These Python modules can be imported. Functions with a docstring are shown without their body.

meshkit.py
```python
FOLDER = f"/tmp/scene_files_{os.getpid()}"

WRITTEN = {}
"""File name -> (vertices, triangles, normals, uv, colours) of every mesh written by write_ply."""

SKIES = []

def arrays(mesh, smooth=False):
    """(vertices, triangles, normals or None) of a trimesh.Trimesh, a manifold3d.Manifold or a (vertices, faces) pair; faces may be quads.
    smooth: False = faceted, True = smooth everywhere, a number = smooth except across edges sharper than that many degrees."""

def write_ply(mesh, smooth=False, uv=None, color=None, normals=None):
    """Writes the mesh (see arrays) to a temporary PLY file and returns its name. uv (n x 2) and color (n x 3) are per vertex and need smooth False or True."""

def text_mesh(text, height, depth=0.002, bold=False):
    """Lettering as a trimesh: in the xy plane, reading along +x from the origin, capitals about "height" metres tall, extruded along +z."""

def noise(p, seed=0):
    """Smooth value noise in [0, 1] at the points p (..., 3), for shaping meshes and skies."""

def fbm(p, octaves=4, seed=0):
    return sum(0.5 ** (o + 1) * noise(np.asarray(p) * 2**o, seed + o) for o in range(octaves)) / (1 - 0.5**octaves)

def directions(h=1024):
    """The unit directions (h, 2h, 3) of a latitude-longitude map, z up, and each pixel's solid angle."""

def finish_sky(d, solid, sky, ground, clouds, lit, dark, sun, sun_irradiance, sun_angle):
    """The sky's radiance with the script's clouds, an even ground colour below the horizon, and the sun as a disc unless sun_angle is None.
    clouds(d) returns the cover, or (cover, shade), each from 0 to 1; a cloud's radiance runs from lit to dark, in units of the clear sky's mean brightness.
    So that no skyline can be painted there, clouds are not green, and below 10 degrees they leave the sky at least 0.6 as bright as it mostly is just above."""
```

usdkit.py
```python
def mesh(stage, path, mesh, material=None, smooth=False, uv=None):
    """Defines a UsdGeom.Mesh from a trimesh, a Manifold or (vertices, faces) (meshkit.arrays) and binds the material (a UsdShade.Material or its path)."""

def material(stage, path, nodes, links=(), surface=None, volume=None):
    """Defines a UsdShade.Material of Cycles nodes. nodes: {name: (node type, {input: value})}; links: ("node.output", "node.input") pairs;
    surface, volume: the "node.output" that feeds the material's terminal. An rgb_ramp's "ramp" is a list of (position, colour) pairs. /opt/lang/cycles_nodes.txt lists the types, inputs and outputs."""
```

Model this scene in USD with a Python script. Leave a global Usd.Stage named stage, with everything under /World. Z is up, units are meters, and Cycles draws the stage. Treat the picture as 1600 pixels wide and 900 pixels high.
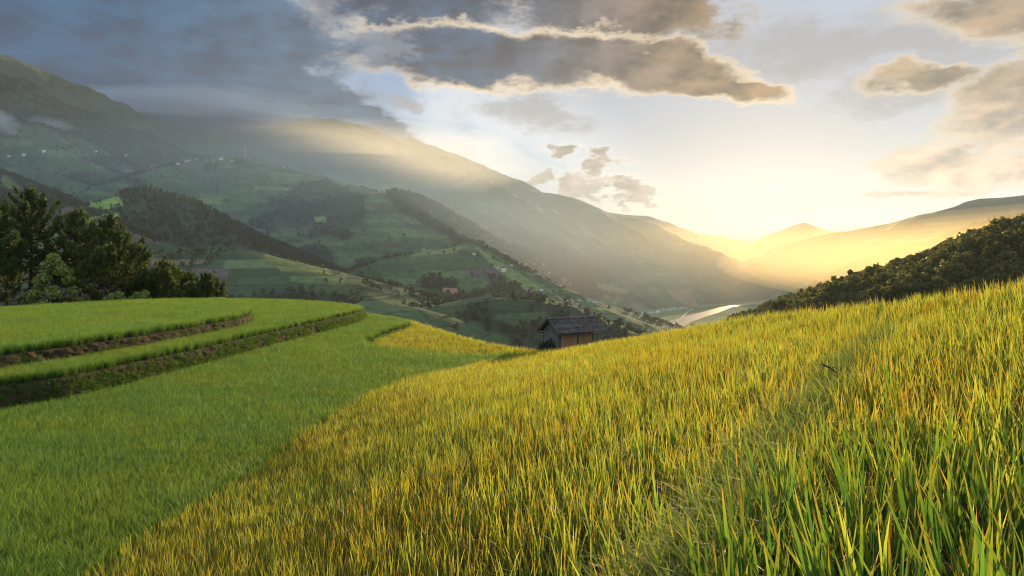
import math
import numpy as np, trimesh, usdkit, meshkit
from meshkit import noise, fbm
from pxr import Usd, UsdGeom, UsdLux, UsdShade, Gf, Sdf, Vt
from scipy.interpolate import RBFInterpolator
from scipy.spatial import cKDTree
from scipy import ndimage, interpolate
from shapely.geometry import Polygon, Point, LineString
import shapely

def on(k): return True

stage = Usd.Stage.CreateInMemory()
UsdGeom.SetStageUpAxis(stage, 'Z'); UsdGeom.SetStageMetersPerUnit(stage, 1.0)
UsdGeom.Xform.Define(stage, '/World'); UsdGeom.Scope.Define(stage, '/World/Looks')
rng = np.random.default_rng(7)

# ------------------------------------------------------------------ camera
F, HOR = 24.0 / 36.0 * 1600, 410.0           # focal length in photo pixels, horizon row
cam = UsdGeom.Camera.Define(stage, '/World/camera')
cam.CreateHorizontalApertureAttr(36.0); cam.CreateVerticalApertureAttr(20.25)
cam.CreateFocalLengthAttr(24.0)
cam.CreateVerticalApertureOffsetAttr(-(450 - HOR) / 1600 * 36.0)
cam.AddRotateXOp().Set(90.0)
cam.CreateClippingRangeAttr(Gf.Vec2f(0.05, 60000))
EXPOSURE = 1.75
cam.CreateExposureAttr(EXPOSURE)

def P(px, py, Y):                                # the point seen in direction px, py at depth Y
    return np.array([(px - 800) / F * Y, Y, (HOR - py) / F * Y])
def onz(px, py, z):                              # the point seen in direction px, py on the level z
    return P(px, py, z * F / (HOR - py))

# ------------------------------------------------------------------ node graphs
class Graph:
    def __init__(s): s.n, s.l, s.k = {}, [], 0
    def add(s, kind, out, links=None, **inp):
        s.k += 1; name = f'{kind}_{s.k}'
        for key, v in list(inp.items()):
            if isinstance(v, str) and '.' in v and v.split('.')[0] in s.n:
                s.l.append((v, f'{name}.{key}')); del inp[key]
        s.n[name] = (kind, inp)
        return f'{name}.{out}'
    def m(s, op, a, b=0.0, c=0.0, clamp=False):
        return s.add('math', 'value', math_type=op, value1=a, value2=b, value3=c, use_clamp=clamp)
    def rng(s, v, a, b, c=0.0, d=1.0, smooth=True):
        return s.add('map_range', 'result', range_type='smoothstep' if smooth else 'linear', value=v, from_min=a, from_max=b, to_min=c, to_max=d, clamp=True)
    def mix(s, f, a, b, t='mix'):
        return s.add('mix', 'color', mix_type=t, fac=f, color1=a, color2=b)
    def make(s, name, surface=None, volume=None):
        return usdkit.material(stage, f'/World/Looks/{name}', s.n, s.l, surface=surface, volume=volume)

# ------------------------------------------------------------------ sun and sky
SUN_AZ, SUN_EL = math.radians(20.5), math.radians(7.6)
sund = np.array([math.sin(SUN_AZ) * math.cos(SUN_EL), math.cos(SUN_AZ) * math.cos(SUN_EL), math.sin(SUN_EL)])
sun = UsdLux.DistantLight.Define(stage, '/World/sun')
sun.CreateNormalizeAttr(True); sun.CreateIntensityAttr(0.78); sun.CreateAngleAttr(0.5)
sun.CreateColorAttr(Gf.Vec3f(1.0, 0.73, 0.38))
zax = Gf.Vec3d(*sund); xax = Gf.Cross(Gf.Vec3d(0, 0, 1), zax).GetNormalized(); yax = Gf.Cross(zax, xax)
sun.AddTransformOp().Set(Gf.Matrix4d(*xax, 0, *yax, 0, *zax, 0, 0, 0, 0, 1))

def sky_material():
    g = Graph()
    STR = 0.1
    S = 1.0 / STR / 2 ** EXPOSURE              # cloud colours below are given as they should leave the sky
    col = lambda r, gg, b: (r * S, gg * S, b * S)
    sky = g.add('sky_texture', 'color', sky_type='single_scattering', sun_disc=False, sun_elevation=SUN_EL, sun_rotation=SUN_AZ, altitude=1200.0, aerosol_density=1.0)
    d = g.add('texture_coordinate', 'generated')
    sx = g.add('separate_xyz', 'x', vector=d); node = sx.split('.')[0]
    sy, sz = node + '.y', node + '.z'
    RAD = 57.29578
    az = g.m('multiply', g.m('arctan2', sx, sy), RAD)
    el = g.m('multiply', g.m('arcsine', sz), RAD)
    v0 = g.add('combine_xyz', 'vector', x=g.m('multiply', az, 0.08), y=g.m('multiply', el, 0.16), z=0.3)
    # ragged edges: push the coordinates about with noise
    n1 = g.add('noise_texture', 'color', vector=v0, scale=1.6, detail=5.0, roughness=0.6)
    sn = g.add('separate_xyz', 'x', vector=n1).split('.')[0]
    waz = g.m('add', az, g.m('multiply', g.m('subtract', sn + '.x', 0.5), 9.0))
    wel = g.m('add', el, g.m('multiply', g.m('subtract', sn + '.y', 0.5), 5.0))
    nf = g.add('noise_texture', 'fac', vector=v0, scale=5.5, detail=7.0, roughness=0.62)
    v1 = g.add('vector_math', 'vector', math_type='add', vector1=v0, vector2=(0.09, -0.10, 0.0))
    nlow = [g.add('noise_texture', 'fac', vector=v, scale=2.6, detail=3.5, roughness=0.55) for v in (v0, v1)]
    relief = g.m('subtract', nlow[0], nlow[1])  # sunward noise difference: light and shade put into the cloud colours
    nfine = g.add('noise_texture', 'fac', vector=v0, scale=17.0, detail=6.0, roughness=0.62)
    nf = g.m('multiply_add', nf, 0.68, g.m('multiply', nfine, 0.32))
    nf2 = g.add('noise_texture', 'fac', vector=v0, scale=1.1, detail=6.0, roughness=0.55)
    def ang(px, py):
        x, z = (px - 800) / F, (HOR - py) / F
        return math.degrees(math.atan(x)), math.degrees(math.atan(z / math.hypot(1, x)))
    def blob(px, py, rx, ry, rot=0.0, a=None, e=None):
        a0, e0 = ang(px, py); k = 54.0 / 1000
        c, s_ = math.cos(math.radians(rot)), math.sin(math.radians(rot))
        da = g.m('subtract', a or waz, a0); de = g.m('subtract', e or wel, e0)
        u = g.m('multiply_add', da, c / (rx * k), g.m('multiply', de, s_ / (rx * k)))
        w = g.m('multiply_add', da, -s_ / (ry * k), g.m('multiply', de, c / (ry * k)))
        r = g.m('sqrt', g.m('multiply_add', u, u, g.m('multiply', w, w)))
        return g.m('subtract', 1.0, r)
    def union(lst):
        r = lst[0]
        for x in lst[1:]: r = g.m('maximum', r, x)
        return r
    # veil: thin high cloud everywhere, bright low sunward, raised elsewhere as added foreground fill
    glow = g.rng(blob(1060, 300, 900, 520, 0, az, el), 0.0, 0.9)
    veil = g.mix(glow, col(.44, .53, .68), col(.24, .29, .40))
    veil = g.mix(g.rng(blob(760, 190, 330, 130, -22, az, el), 0.0, 0.9), veil, col(.60, .65, .74))
    warm = blob(1170, 408, 520, 75, 3, az, el)
    veil = g.mix(g.rng(warm, 0.0, 0.7), veil, col(.85, .82, .72))
    blue = g.m('multiply', g.rng(nf2, 0.42, 0.66), g.rng(g.m('multiply_add', az, -1.0, g.m('multiply', el, 0.5)), -12.0, 14.0))
    veil = g.mix(blue, veil, col(.20, .32, .52))
    base = g.mix(0.93, sky, veil)
    # thin grey streaks
    thin = union([blob(830, 175, 130, 32, -8), blob(1330, 70, 330, 60, -5), blob(1430, 130, 130, 35, 5), blob(640, 150, 60, 14)])
    tc = g.rng(g.m('add', thin, g.m('multiply', g.m('subtract', nf, 0.5), 1.8)), 0.0, 0.8, 0, .8)
    base = g.mix(tc, base, col(.34, .34, .36))
    # cloud banks
    def bank(base, blobs, dense, edge, rough=1.2, lo=-0.05, hi=0.35, op=1.0, soft=.5, amt=1.0):
        b = g.m('add', union(blobs), g.m('multiply', g.m('subtract', nf, 0.5), rough))
        cover = g.rng(b, lo, hi, 0, op)
        inner = g.rng(g.m('add', b, g.m('multiply', g.m('subtract', nf2, 0.5), 0.6)), lo + 0.08, lo + 0.1 + soft)
        tone = g.mix(g.rng(g.m('multiply_add', nf, .45, g.m('multiply_add', relief, .9, 0.275)), .22, .78), g.mix(1.0, dense, (.25, .32, .45), 'multiply'), g.mix(1.0, dense, (2.6, 2.3, 1.95), 'multiply'))
        return g.mix(cover, base, g.mix(inner, edge, g.mix(amt, dense, tone)))
    brown = g.mix(g.rng(az, -4.0, 20.0), col(.015, .045, .115), col(.17, .115, .07))
    base = bank(base, [blob(960, 12, 250, 62, -8), blob(640, 20, 280, 62, 5), blob(480, 50, 200, 60)], brown, col(.55, .53, .52), 1.0, -.05, .35)
    base = bank(base, [blob(740, 92, 290, 50, -6), blob(1000, 98, 200, 40, -12), blob(1140, 132, 110, 25, -14), blob(920, 78, 130, 42)], brown, col(.92, .74, .52), .8, -.05, .22, 1.0, .4)
    base = bank(base, [blob(1575, 160, 105, 58, 20), blob(1620, 18, 170, 38, -10), blob(1445, 122, 80, 18, 0), blob(1535, 255, 135, 30, 0), blob(1430, 298, 60, 9, 0)], g.mix(g.rng(el, 8.0, 13.0), col(.42, .33, .26), col(.20, .15, .10)), col(.72, .60, .46), .9, -.05, .3, .9)
    base = bank(base, [blob(915, 290, 62, 36, -20), blob(950, 254, 42, 24, 0), blob(985, 300, 52, 26, -20), blob(875, 228, 34, 15), blob(840, 275, 30, 20)], col(.20, .18, .18), col(.95, .9, .8), 3.2, 0.0, .5, .95, .6)
    left = g.mix(g.rng(g.m('multiply_add', el, 1.0, g.m('multiply', nf2, 8.0)), 14.0, 27.0), col(.0, .045, .135), col(.012, .085, .20))
    left = g.mix(g.rng(az, -33.0, -8.0), left, col(.05, .105, .19))
    base = bank(base, [blob(120, 120, 460, 190, -8), blob(430, 165, 310, 85, -18), blob(260, 40, 330, 90, 0), blob(-400, 60, 520, 330, 0), blob(610, 208, 130, 36, -22)], left, col(.42, .46, .54), .75, -.05, .30, 1.0, .35, .5)
    # beyond the frame: broken cloud of the same sort
    out = g.rng(g.m('maximum', g.m('absolute', az), g.m('multiply', el, 1.6)), 42.0, 60.0)
    oc = g.m('multiply', out, g.rng(nf2, 0.42, 0.62))
    base = g.mix(oc, base, col(.44, .49, .57))
    bg = g.add('background_shader', 'background', color=base, strength=STR)
    return g.make('sky', surface=bg)
dome = UsdLux.DomeLight.Define(stage, '/World/sky')
dome.GetPrim().SetCustomDataByKey('kind', 'structure')
UsdShade.MaterialBindingAPI.Apply(dome.GetPrim()).Bind(sky_material())

# ------------------------------------------------------------------ helpers
counter = {}
def numbered(name, parent='/World'):
    k = counter.get((parent, name), 0); counter[(parent, name)] = k + 1
    return f'{parent}/{name}' + (f'_{k:03d}' if k else '')
def tag(prim, label=None, cat=None, group=None, kind=None):
    for k, v in (('label', label), ('category', cat), ('group', group), ('kind', kind)):
        if v: prim.SetCustomDataByKey(k, v)
    return prim
def obj(name, mesh, mat, parent=None, smooth=False, tint=None, **kw):
    path = numbered(name, str(parent.GetPath()) if parent else '/World')
    m = usdkit.mesh(stage, path, mesh, mat, smooth=smooth)
    if tint is not None:
        UsdGeom.PrimvarsAPI(m).CreatePrimvar('tint', Sdf.ValueTypeNames.Color3fArray, 'vertex').Set(Vt.Vec3fArray.FromNumpy(np.asarray(tint, np.float32)))
    return tag(m.GetPrim(), **kw)
def thing(name, label=None, cat=None, loc=(0, 0, 0), rotz=0.0, group=None, scale=None, kind=None):
    x = UsdGeom.Xform.Define(stage, numbered(name))
    x.AddTranslateOp().Set(Gf.Vec3d(*map(float, loc)))
    if rotz: x.AddRotateZOp().Set(float(rotz))
    if scale is not None: x.AddScaleOp().Set(Gf.Vec3f(*map(float, np.broadcast_to(scale, 3))))
    return tag(x.GetPrim(), label, cat, group, kind)
def copy_of(proto, name, label, cat, loc, rotz, group=None, scale=None):
    t = thing(name, label, cat, loc, rotz, group, scale)
    t.GetReferences().AddInternalReference(proto.GetPath()); t.SetInstanceable(True)
    return t
def instancer(name, protos, pos, yaw, scale, which, label, cat=None, tilt=None, parent=None):
    """protos: [(mesh arrays, tint, material)]; one object of stuff."""
    pi = UsdGeom.PointInstancer.Define(stage, numbered(name, str(parent.GetPath()) if parent else '/World'))
    rel = pi.CreatePrototypesRel()
    for i, (mesh, tint, mat) in enumerate(protos):
        m = usdkit.mesh(stage, f'{pi.GetPath()}/prototypes/{name}_{i:03d}', mesh, mat, smooth=False)
        if tint is not None:
            UsdGeom.PrimvarsAPI(m).CreatePrimvar('tint', Sdf.ValueTypeNames.Color3fArray, 'vertex').Set(Vt.Vec3fArray.FromNumpy(np.asarray(tint, np.float32)))
        rel.AddTarget(m.GetPath())
    n = len(pos)
    pi.CreatePositionsAttr(Vt.Vec3fArray.FromNumpy(np.asarray(pos, np.float32)))
    pi.CreateProtoIndicesAttr(Vt.IntArray.FromNumpy(np.asarray(which, np.int32)))
    sc = np.asarray(scale, np.float32)
    if sc.ndim == 1: sc = np.repeat(sc[:, None], 3, 1)
    pi.CreateScalesAttr(Vt.Vec3fArray.FromNumpy(sc))
    q = np.zeros((n, 4), np.float32); q[:, 2] = np.sin(yaw / 2); q[:, 3] = np.cos(yaw / 2)   # i j k r
    if tilt is not None:                                           # small lean: (rx, ry) after the yaw
        rx, ry = tilt
        h = np.stack([rx / 2, ry / 2, 0 * rx, np.ones(n)], 1); h /= np.linalg.norm(h, axis=1, keepdims=True)
        a, b = h, q
        q = np.stack([a[:,3]*b[:,0]+a[:,0]*b[:,3]+a[:,1]*b[:,2]-a[:,2]*b[:,1], a[:,3]*b[:,1]-a[:,0]*b[:,2]+a[:,1]*b[:,3]+a[:,2]*b[:,0],
                      a[:,3]*b[:,2]+a[:,0]*b[:,1]-a[:,1]*b[:,0]+a[:,2]*b[:,3], a[:,3]*b[:,3]-a[:,0]*b[:,0]-a[:,1]*b[:,1]-a[:,2]*b[:,2]], 1)
    pi.CreateOrientationsAttr(Vt.QuathArray.FromNumpy(q.astype(np.float16)))
    return tag(pi.GetPrim(), label, cat, None, 'stuff')

# ------------------------------------------------------------------ materials
def simple(name, color, rough=0.8, var=0.15, scale=2.0, spec=0.3, bump=0.0, bscale=20.0):
    g = Graph(); p = g.add('geometry', 'position')
    n = g.add('noise_texture', 'fac', vector=p, scale=scale, detail=5.0)
    c = g.mix(g.rng(n, .3, .7), tuple(np.array(color) * (1 - var)), tuple(np.array(color) * (1 + var)))
    kw = {}
    if bump: kw['normal'] = g.add('bump', 'normal', height=g.add('noise_texture', 'fac', vector=p, scale=bscale, detail=4.0), strength=bump, distance=0.05)
    return g.make(name, surface=g.add('principled_bsdf', 'BSDF', base_color=c, roughness=rough, specular_ior_level=spec, **kw))

def leaf_material(name, transl=0.4, patch=None, rough=0.5, spec=0.25, gain=1.0, pscale=0.25):
    """Leaves: the mesh's own tint, varied by plant and slowly over the ground; lets light through."""
    g = Graph()
    t = g.add('attribute', 'color', attribute='tint')
    if patch is not None:
        p = g.add('geometry', 'position')
        n = g.add('noise_texture', 'fac', vector=p, scale=pscale, detail=3.0, roughness=.6)
        t = g.mix(g.rng(n, .38, .66), t, g.mix(1.0, t, patch, 'multiply'))
    r = g.add('object_info', 'random')
    t = g.add('hsv', 'color', hue=g.rng(r, 0, 1, .485, .512, False), saturation=1.0, value=g.rng(g.m('fraction', g.m('multiply', r, 17.3)), 0, 1, .75 * gain, 1.2 * gain, False), fac=1.0, color=t)
    pr = g.add('principled_bsdf', 'BSDF', base_color=t, roughness=rough, specular_ior_level=spec)
    tl = g.add('translucent_bsdf', 'BSDF', color=g.mix(1.0, t, (1.18, 1.1, .75), 'multiply'))
    return g.make(name, surface=g.add('mix_closure', 'closure', fac=transl, closure1=pr, closure2=tl))

def land_material():
    g = Graph(); t = g.add('attribute', 'color', attribute='tint'); p = g.add('geometry', 'position')
    n = g.add('noise_texture', 'fac', vector=p, scale=0.045, detail=6.0, roughness=.7)
    n2 = g.add('noise_texture', 'fac', vector=p, scale=0.006, detail=5.0, roughness=.6)
    c = g.add('hsv', 'color', hue=0.5, saturation=1.0, value=g.m('add', g.rng(n, .25, .75, .55, 1.3, False), g.rng(n2, .3, .7, -.15, .15, False)), fac=1.0, color=t)
    b = g.add('bump', 'normal', height=n, strength=0.9, distance=6.0)
    return g.make('hillside', surface=g.add('principled_bsdf', 'BSDF', base_color=c, roughness=0.95, specular_ior_level=0.1, normal=b))
M_LAND = land_material()

# ------------------------------------------------------------------ the country: ridges seen from the field
RIDGES = [  # name, slope, gully height, smooth radius, cover, crest [(px, py, depth)]
 ('mountain', .52, 120, 60, 'high', [(-420,-60,3200),(-150,20,3400),(0,85,3500),(60,110,3700),(120,150,3900),(200,172,4200),(300,182,4500),(430,192,4800),(520,187,4900),(570,197,5000),(620,222,5200),(690,245,5500),(760,280,5800),(840,300,6000),(890,308,6100),(935,330,6200),(1000,342,6300),(1040,365,6400),(1100,390,6600),(1150,412,6700),(1200,435,6800),(1240,452,6900)]),
 ('mountain', .5, 90, 60, 'high', [(640,215,7200),(700,238,7300),(760,268,7500),(850,308,8000),(930,328,8300),(975,335,8500),(1010,337,8500),(1060,355,8700),(1110,377,8800),(1145,393,9000),(1200,420,9200)]),
 ('hill', .52, 55, 50, 'fields', [(60,320,1900),(150,298,2000),(230,272,2300),(300,252,2600),(345,246,2700),(383,247,2700),(420,258,2650),(480,270,2600),(545,288,2550),(590,304,2500),(615,300,2500),(640,295,2500),(685,297,2700),(730,322,2750),(765,345,2800),(800,356,2900),(870,366,3200),(905,362,3500),(960,392,4000),(1000,400,4400),(1060,425,4800),(1130,440,5200),(1190,458,5600)]),
 ('hill', .50, 18, 25, 'woods', [(130,330,1500),(200,305,1600),(235,295,1650),(270,305,1650),(320,335,1600),(370,365,1550),(405,390,1500),(430,412,1450)]),
 ('hill', .30, 8, 30, 'fields', [(200,402,1100),(260,398,1150),(330,392,1200),(390,393,1200),(440,405,1180),(500,430,1120),(560,458,1050),(580,474,1000)]),
 ('hill', .42, 25, 30, 'fields', [(560,425,1700),(600,408,1800),(640,396,1900),(700,388,2000),(735,378,2050),(790,412,1950),(840,445,1850),(880,468,1750),(935,482,1750),(965,508,1800),(990,525,1900)]),
 ('hill', .55, 12, 25, 'woods', [(640,505,900),(680,482,950),(735,465,1000),(800,470,1000),(860,478,1000),(930,502,1000),(960,522,1000)]),
 ('hill', .5, 8, 20, 'woods', [(540,482,850),(580,468,850),(630,480,850),(660,498,850)]),
 ('hill', .40, 15, 30, 'fields', [(-250,240,1800),(-100,250,1800),(0,275,1700),(60,302,1550),(100,327,1400),(130,350,1300)]),
 ('wooded_ridge', .50, 50, 15, 'forest', [(1950,262,800),(1750,308,860),(1600,346,920),(1548,354,960),(1500,375,1000),(1440,393,1060),(1400,400,1120),(1350,420,1180),(1327,440,1220),(1300,456,1280)]),
 ('wooded_ridge', .56, 34, 12, 'forest', [(1800,335,330),(1700,352,370),(1600,376,410),(1540,392,440),(1480,414,470),(1440,424,500),(1400,434,530),(1340,453,590),(1300,462,630),(1262,480,690),(1236,500,740)]),
 ('far_mountain', .45, 60, 60, 'high', [(1800,270,3300),(1600,305,3800),(1540,310,4000),(1490,325,4300),(1440,335,4700),(1400,347,5000),(1330,360,5400),(1285,368,5800),(1240,382,6300),(1190,402,6900)]),
 ('far_mountain', .50, 40, 40, 'high', [(1120,408,8700),(1160,390,8500),(1200,371,8400),(1225,358,8400),(1255,348,8400),(1285,360,8400),(1330,361,8500),(1380,353,8700),(1430,348,8900)]),
 ('far_mountain', .40, 40, 40, 'high', [(1030,368,9700),(1100,366,9700),(1150,372,9700),(1200,374,9700),(1260,372,9700),(1400,350,9700),(1500,330,9700)]),
]
FLOOR = -262.0
def seg_cone(Q, A, k, r0):
    """For points Q (n,2): the highest of the slopes falling from each stretch of the crest A, and the distance to the crest."""
    best, dist = np.full(len(Q), -1e9, np.float32), np.full(len(Q), 1e9, np.float32)
    qx, qy = Q[:, 0].astype(np.float32), Q[:, 1].astype(np.float32)
    for a, b in zip(A[:-1], A[1:]):
        d = b[:2] - a[:2]; L = float(d @ d); d = d.astype(np.float32)
        ex, ey = qx - np.float32(a[0]), qy - np.float32(a[1])
        t = np.clip((ex * d[0] + ey * d[1]) / L, 0, 1)
        ex -= t * d[0]; ey -= t * d[1]
        r = np.sqrt(ex * ex + ey * ey)
        z = np.float32(a[2]) + t * np.float32(b[2] - a[2]) - k * (np.sqrt(r * r + r0 * r0) - r0)
        np.maximum(best, z, out=best); np.minimum(dist, r, out=dist)
    return best, dist
def crest(pts):
    p = np.array([P(*q) for q in pts])
    for k in range(1):                                              # rough it up by midpoint displacement
        mid = (p[1:] + p[:-1]) / 2; L = np.linalg.norm(np.diff(p, axis=0), axis=1)
        r = np.random.default_rng(len(p) + 13 * k)
        mid[:, 2] += r.normal(0, .018, len(mid)) * L
        q = np.empty((len(p) + len(mid), 3)); q[::2], q[1::2] = p, mid; p = q
    return p
CRESTS = [crest(r[5]) for r in RIDGES]

_lat = {}
def n2d(x, y, seed):
    """Smooth noise over the plan, about 0..1 (a wrapped random lattice, cubic between)."""
    if seed not in _lat: _lat[seed] = ndimage.spline_filter(np.random.default_rng(seed + 99).random((256, 256)), mode='grid-wrap', output=np.float32)
    v = ndimage.map_coordinates(_lat[seed], [np.asarray(x, np.float32) % 256, np.asarray(y, np.float32) % 256], order=3, mode='grid-wrap', prefilter=False)
    return np.clip(.5 + (v - .5) * .95, 0, 1)
def f2(x, y, s, octaves, seed):
    v = 0
    for o in range(octaves): v = v + .5 ** (o + 1) * n2d(x / s * 2 ** o + 31.7 * o, y / s * 2 ** o + 11.3 * o, seed)
    return v / (1 - .5 ** octaves)
def ridged(x, y, s, seed, oct=4):
    v, a, tot = 0, 1.0, 0
    for o in range(oct):
        v = v + a * (1 - np.abs(2 * n2d(x / s * 2 ** o + 17.3 * o, y / s * 2 ** o + 7.1 * o, seed) - 1)); tot += a; a *= .5
    return v / tot
def river_path():
    return np.array([onz(*p, FLOOR)[:2] for p in [(985,545),(1040,516),(1062,503),(1085,495),(1108,489),(1122,484.5),(1135,480),(1160,476),(1200,472),(1260,466)]])
RIVER = river_path()
VALLEY = Polygon([onz(*p, FLOOR)[:2] for p in [(925,530),(950,508),(968,496),(1000,487),(1040,482),(1085,478),(1130,474),(1180,469),(1225,466),(1215,474),(1180,480),(1140,500),(1080,520),(1000,550)]])

def country(x, y):
    """Height of the land at x, y and which ridge it belongs to."""
    Q = np.stack([x, y], 1); n = len(x)
    wx = x + 70 * (f2(x, y, 420., 3, 5) - .5) + 14 * (f2(x, y, 60., 3, 8) - .5); wy = y + 70 * (f2(x, y, 420., 3, 6) - .5) + 14 * (f2(x, y, 60., 3, 9) - .5)
    W = np.stack([wx, wy], 1)
    g1 = ridged(wx, wy, 620, 21); g2 = ridged(wx, wy, 190, 22); g3 = f2(x, y, 28., 4, 3)
    z = np.full(n, FLOOR) + 2.0 * (f2(x, y, 150., 3, 4) - .5); which = np.full(n, -1); low = z.copy()
    for i, (name, k, amp, r0, cov, _) in enumerate(RIDGES):
        A = CRESTS[i]
        near = (np.abs(Q - np.clip(Q, A[:, :2].min(0), A[:, :2].max(0))).max(1)) < (A[:, 2].max() - FLOOR) / k * 2.4 + 200
        if not near.any(): continue
        zz, d = seg_cone(W[near], A, k, r0)
        drop = k * (np.sqrt(d * d + r0 * r0) - r0)
        fall = np.clip(drop / (amp * 2.0), 0, 1)
        rel = np.clip(1 - (zz - FLOOR) / max(A[:, 2].max() - FLOOR, 30), 0, 1)
        big = (g1[near] - .62) * 1.8 * amp * fall * (1 - .75 * rel) if amp > 30 else 0
        zz = zz + big + (g2[near] - .62) * .55 * amp * fall + (g3[near] - .5) * (3 + .05 * amp) * np.clip(drop / 20, .15, 1)
        cur = z[near]; h = 10.0 + .10 * amp                         # smooth maximum
        t = np.clip(.5 + .5 * (zz - cur) / h, 0, 1)
        new = cur * (1 - t) + zz * t + h * t * (1 - t) * .5
        w = which[near]; w[zz > cur] = i; which[near] = w; z[near] = new
    # the flat valley floor with its river, village and paddies
    P_ = shapely.points(x, y); dist = np.full(n, 1e5); m = (y > 1500) & (y < 6500) & (x > -600) & (x < 3000)
    dist[m] = shapely.distance(VALLEY, P_[m])
    lim = FLOOR + 2.0 * (f2(x, y, 150, 3, 4) - .5) + np.maximum(dist - 20 * f2(x, y, 90, 2, 71), 0) * .75
    which = np.where((lim < z) & (dist < 8), -1, which); z = np.minimum(z, lim)
    return z, which, (g1, g2, g3)

NA, NR = 1250, 780
PLOTS = [([(598,304),(690,300),(800,360),(880,374),(910,400),(960,430),(820,425),(700,372),(625,335)], (.022,.040,.022)), ([(143,311),(188,312),(194,322),(160,329),(137,325)], (.20,.33,.07)), ([(160,334),(186,335),(178,350),(132,350)], (.17,.29,.065)), ([(98,326),(136,327),(150,333),(128,347),(98,346)], (.10,.075,.06)),
         ([(692,450),(718,450),(716,460),(690,459)], (.36,.20,.15)), ([(310,305),(352,305),(345,320),(318,318)], (.12,.20,.05)), ([(490,338),(510,338),(510,346),(492,346)], (.18,.28,.06)),
         ([(240,404),(330,404),(320,412),(236,412)], (.17,.14,.08)), ([(410,400),(470,408),(520,430),(440,425)], (.15,.20,.06)), ([(660,388),(730,388),(700,398),(640,402)], (.15,.22,.06)),
         ([(740,385),(800,420),(850,455),(820,455),(780,425)], (.16,.22,.07)), ([(855,465),(905,480),(880,480),(850,470)], (.24,.24,.09)), ([(1040,455),(1075,452),(1100,478),(1060,474)], (.20,.15,.10)),
         ([(862,462),(890,470),(905,476),(895,477)], (.26,.20,.12)), ([(930,440),(985,452),(985,458),(935,452)], (.14,.18,.06)), ([(0,272),(55,300),(20,300),(0,290)], (.11,.16,.05))]
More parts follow.
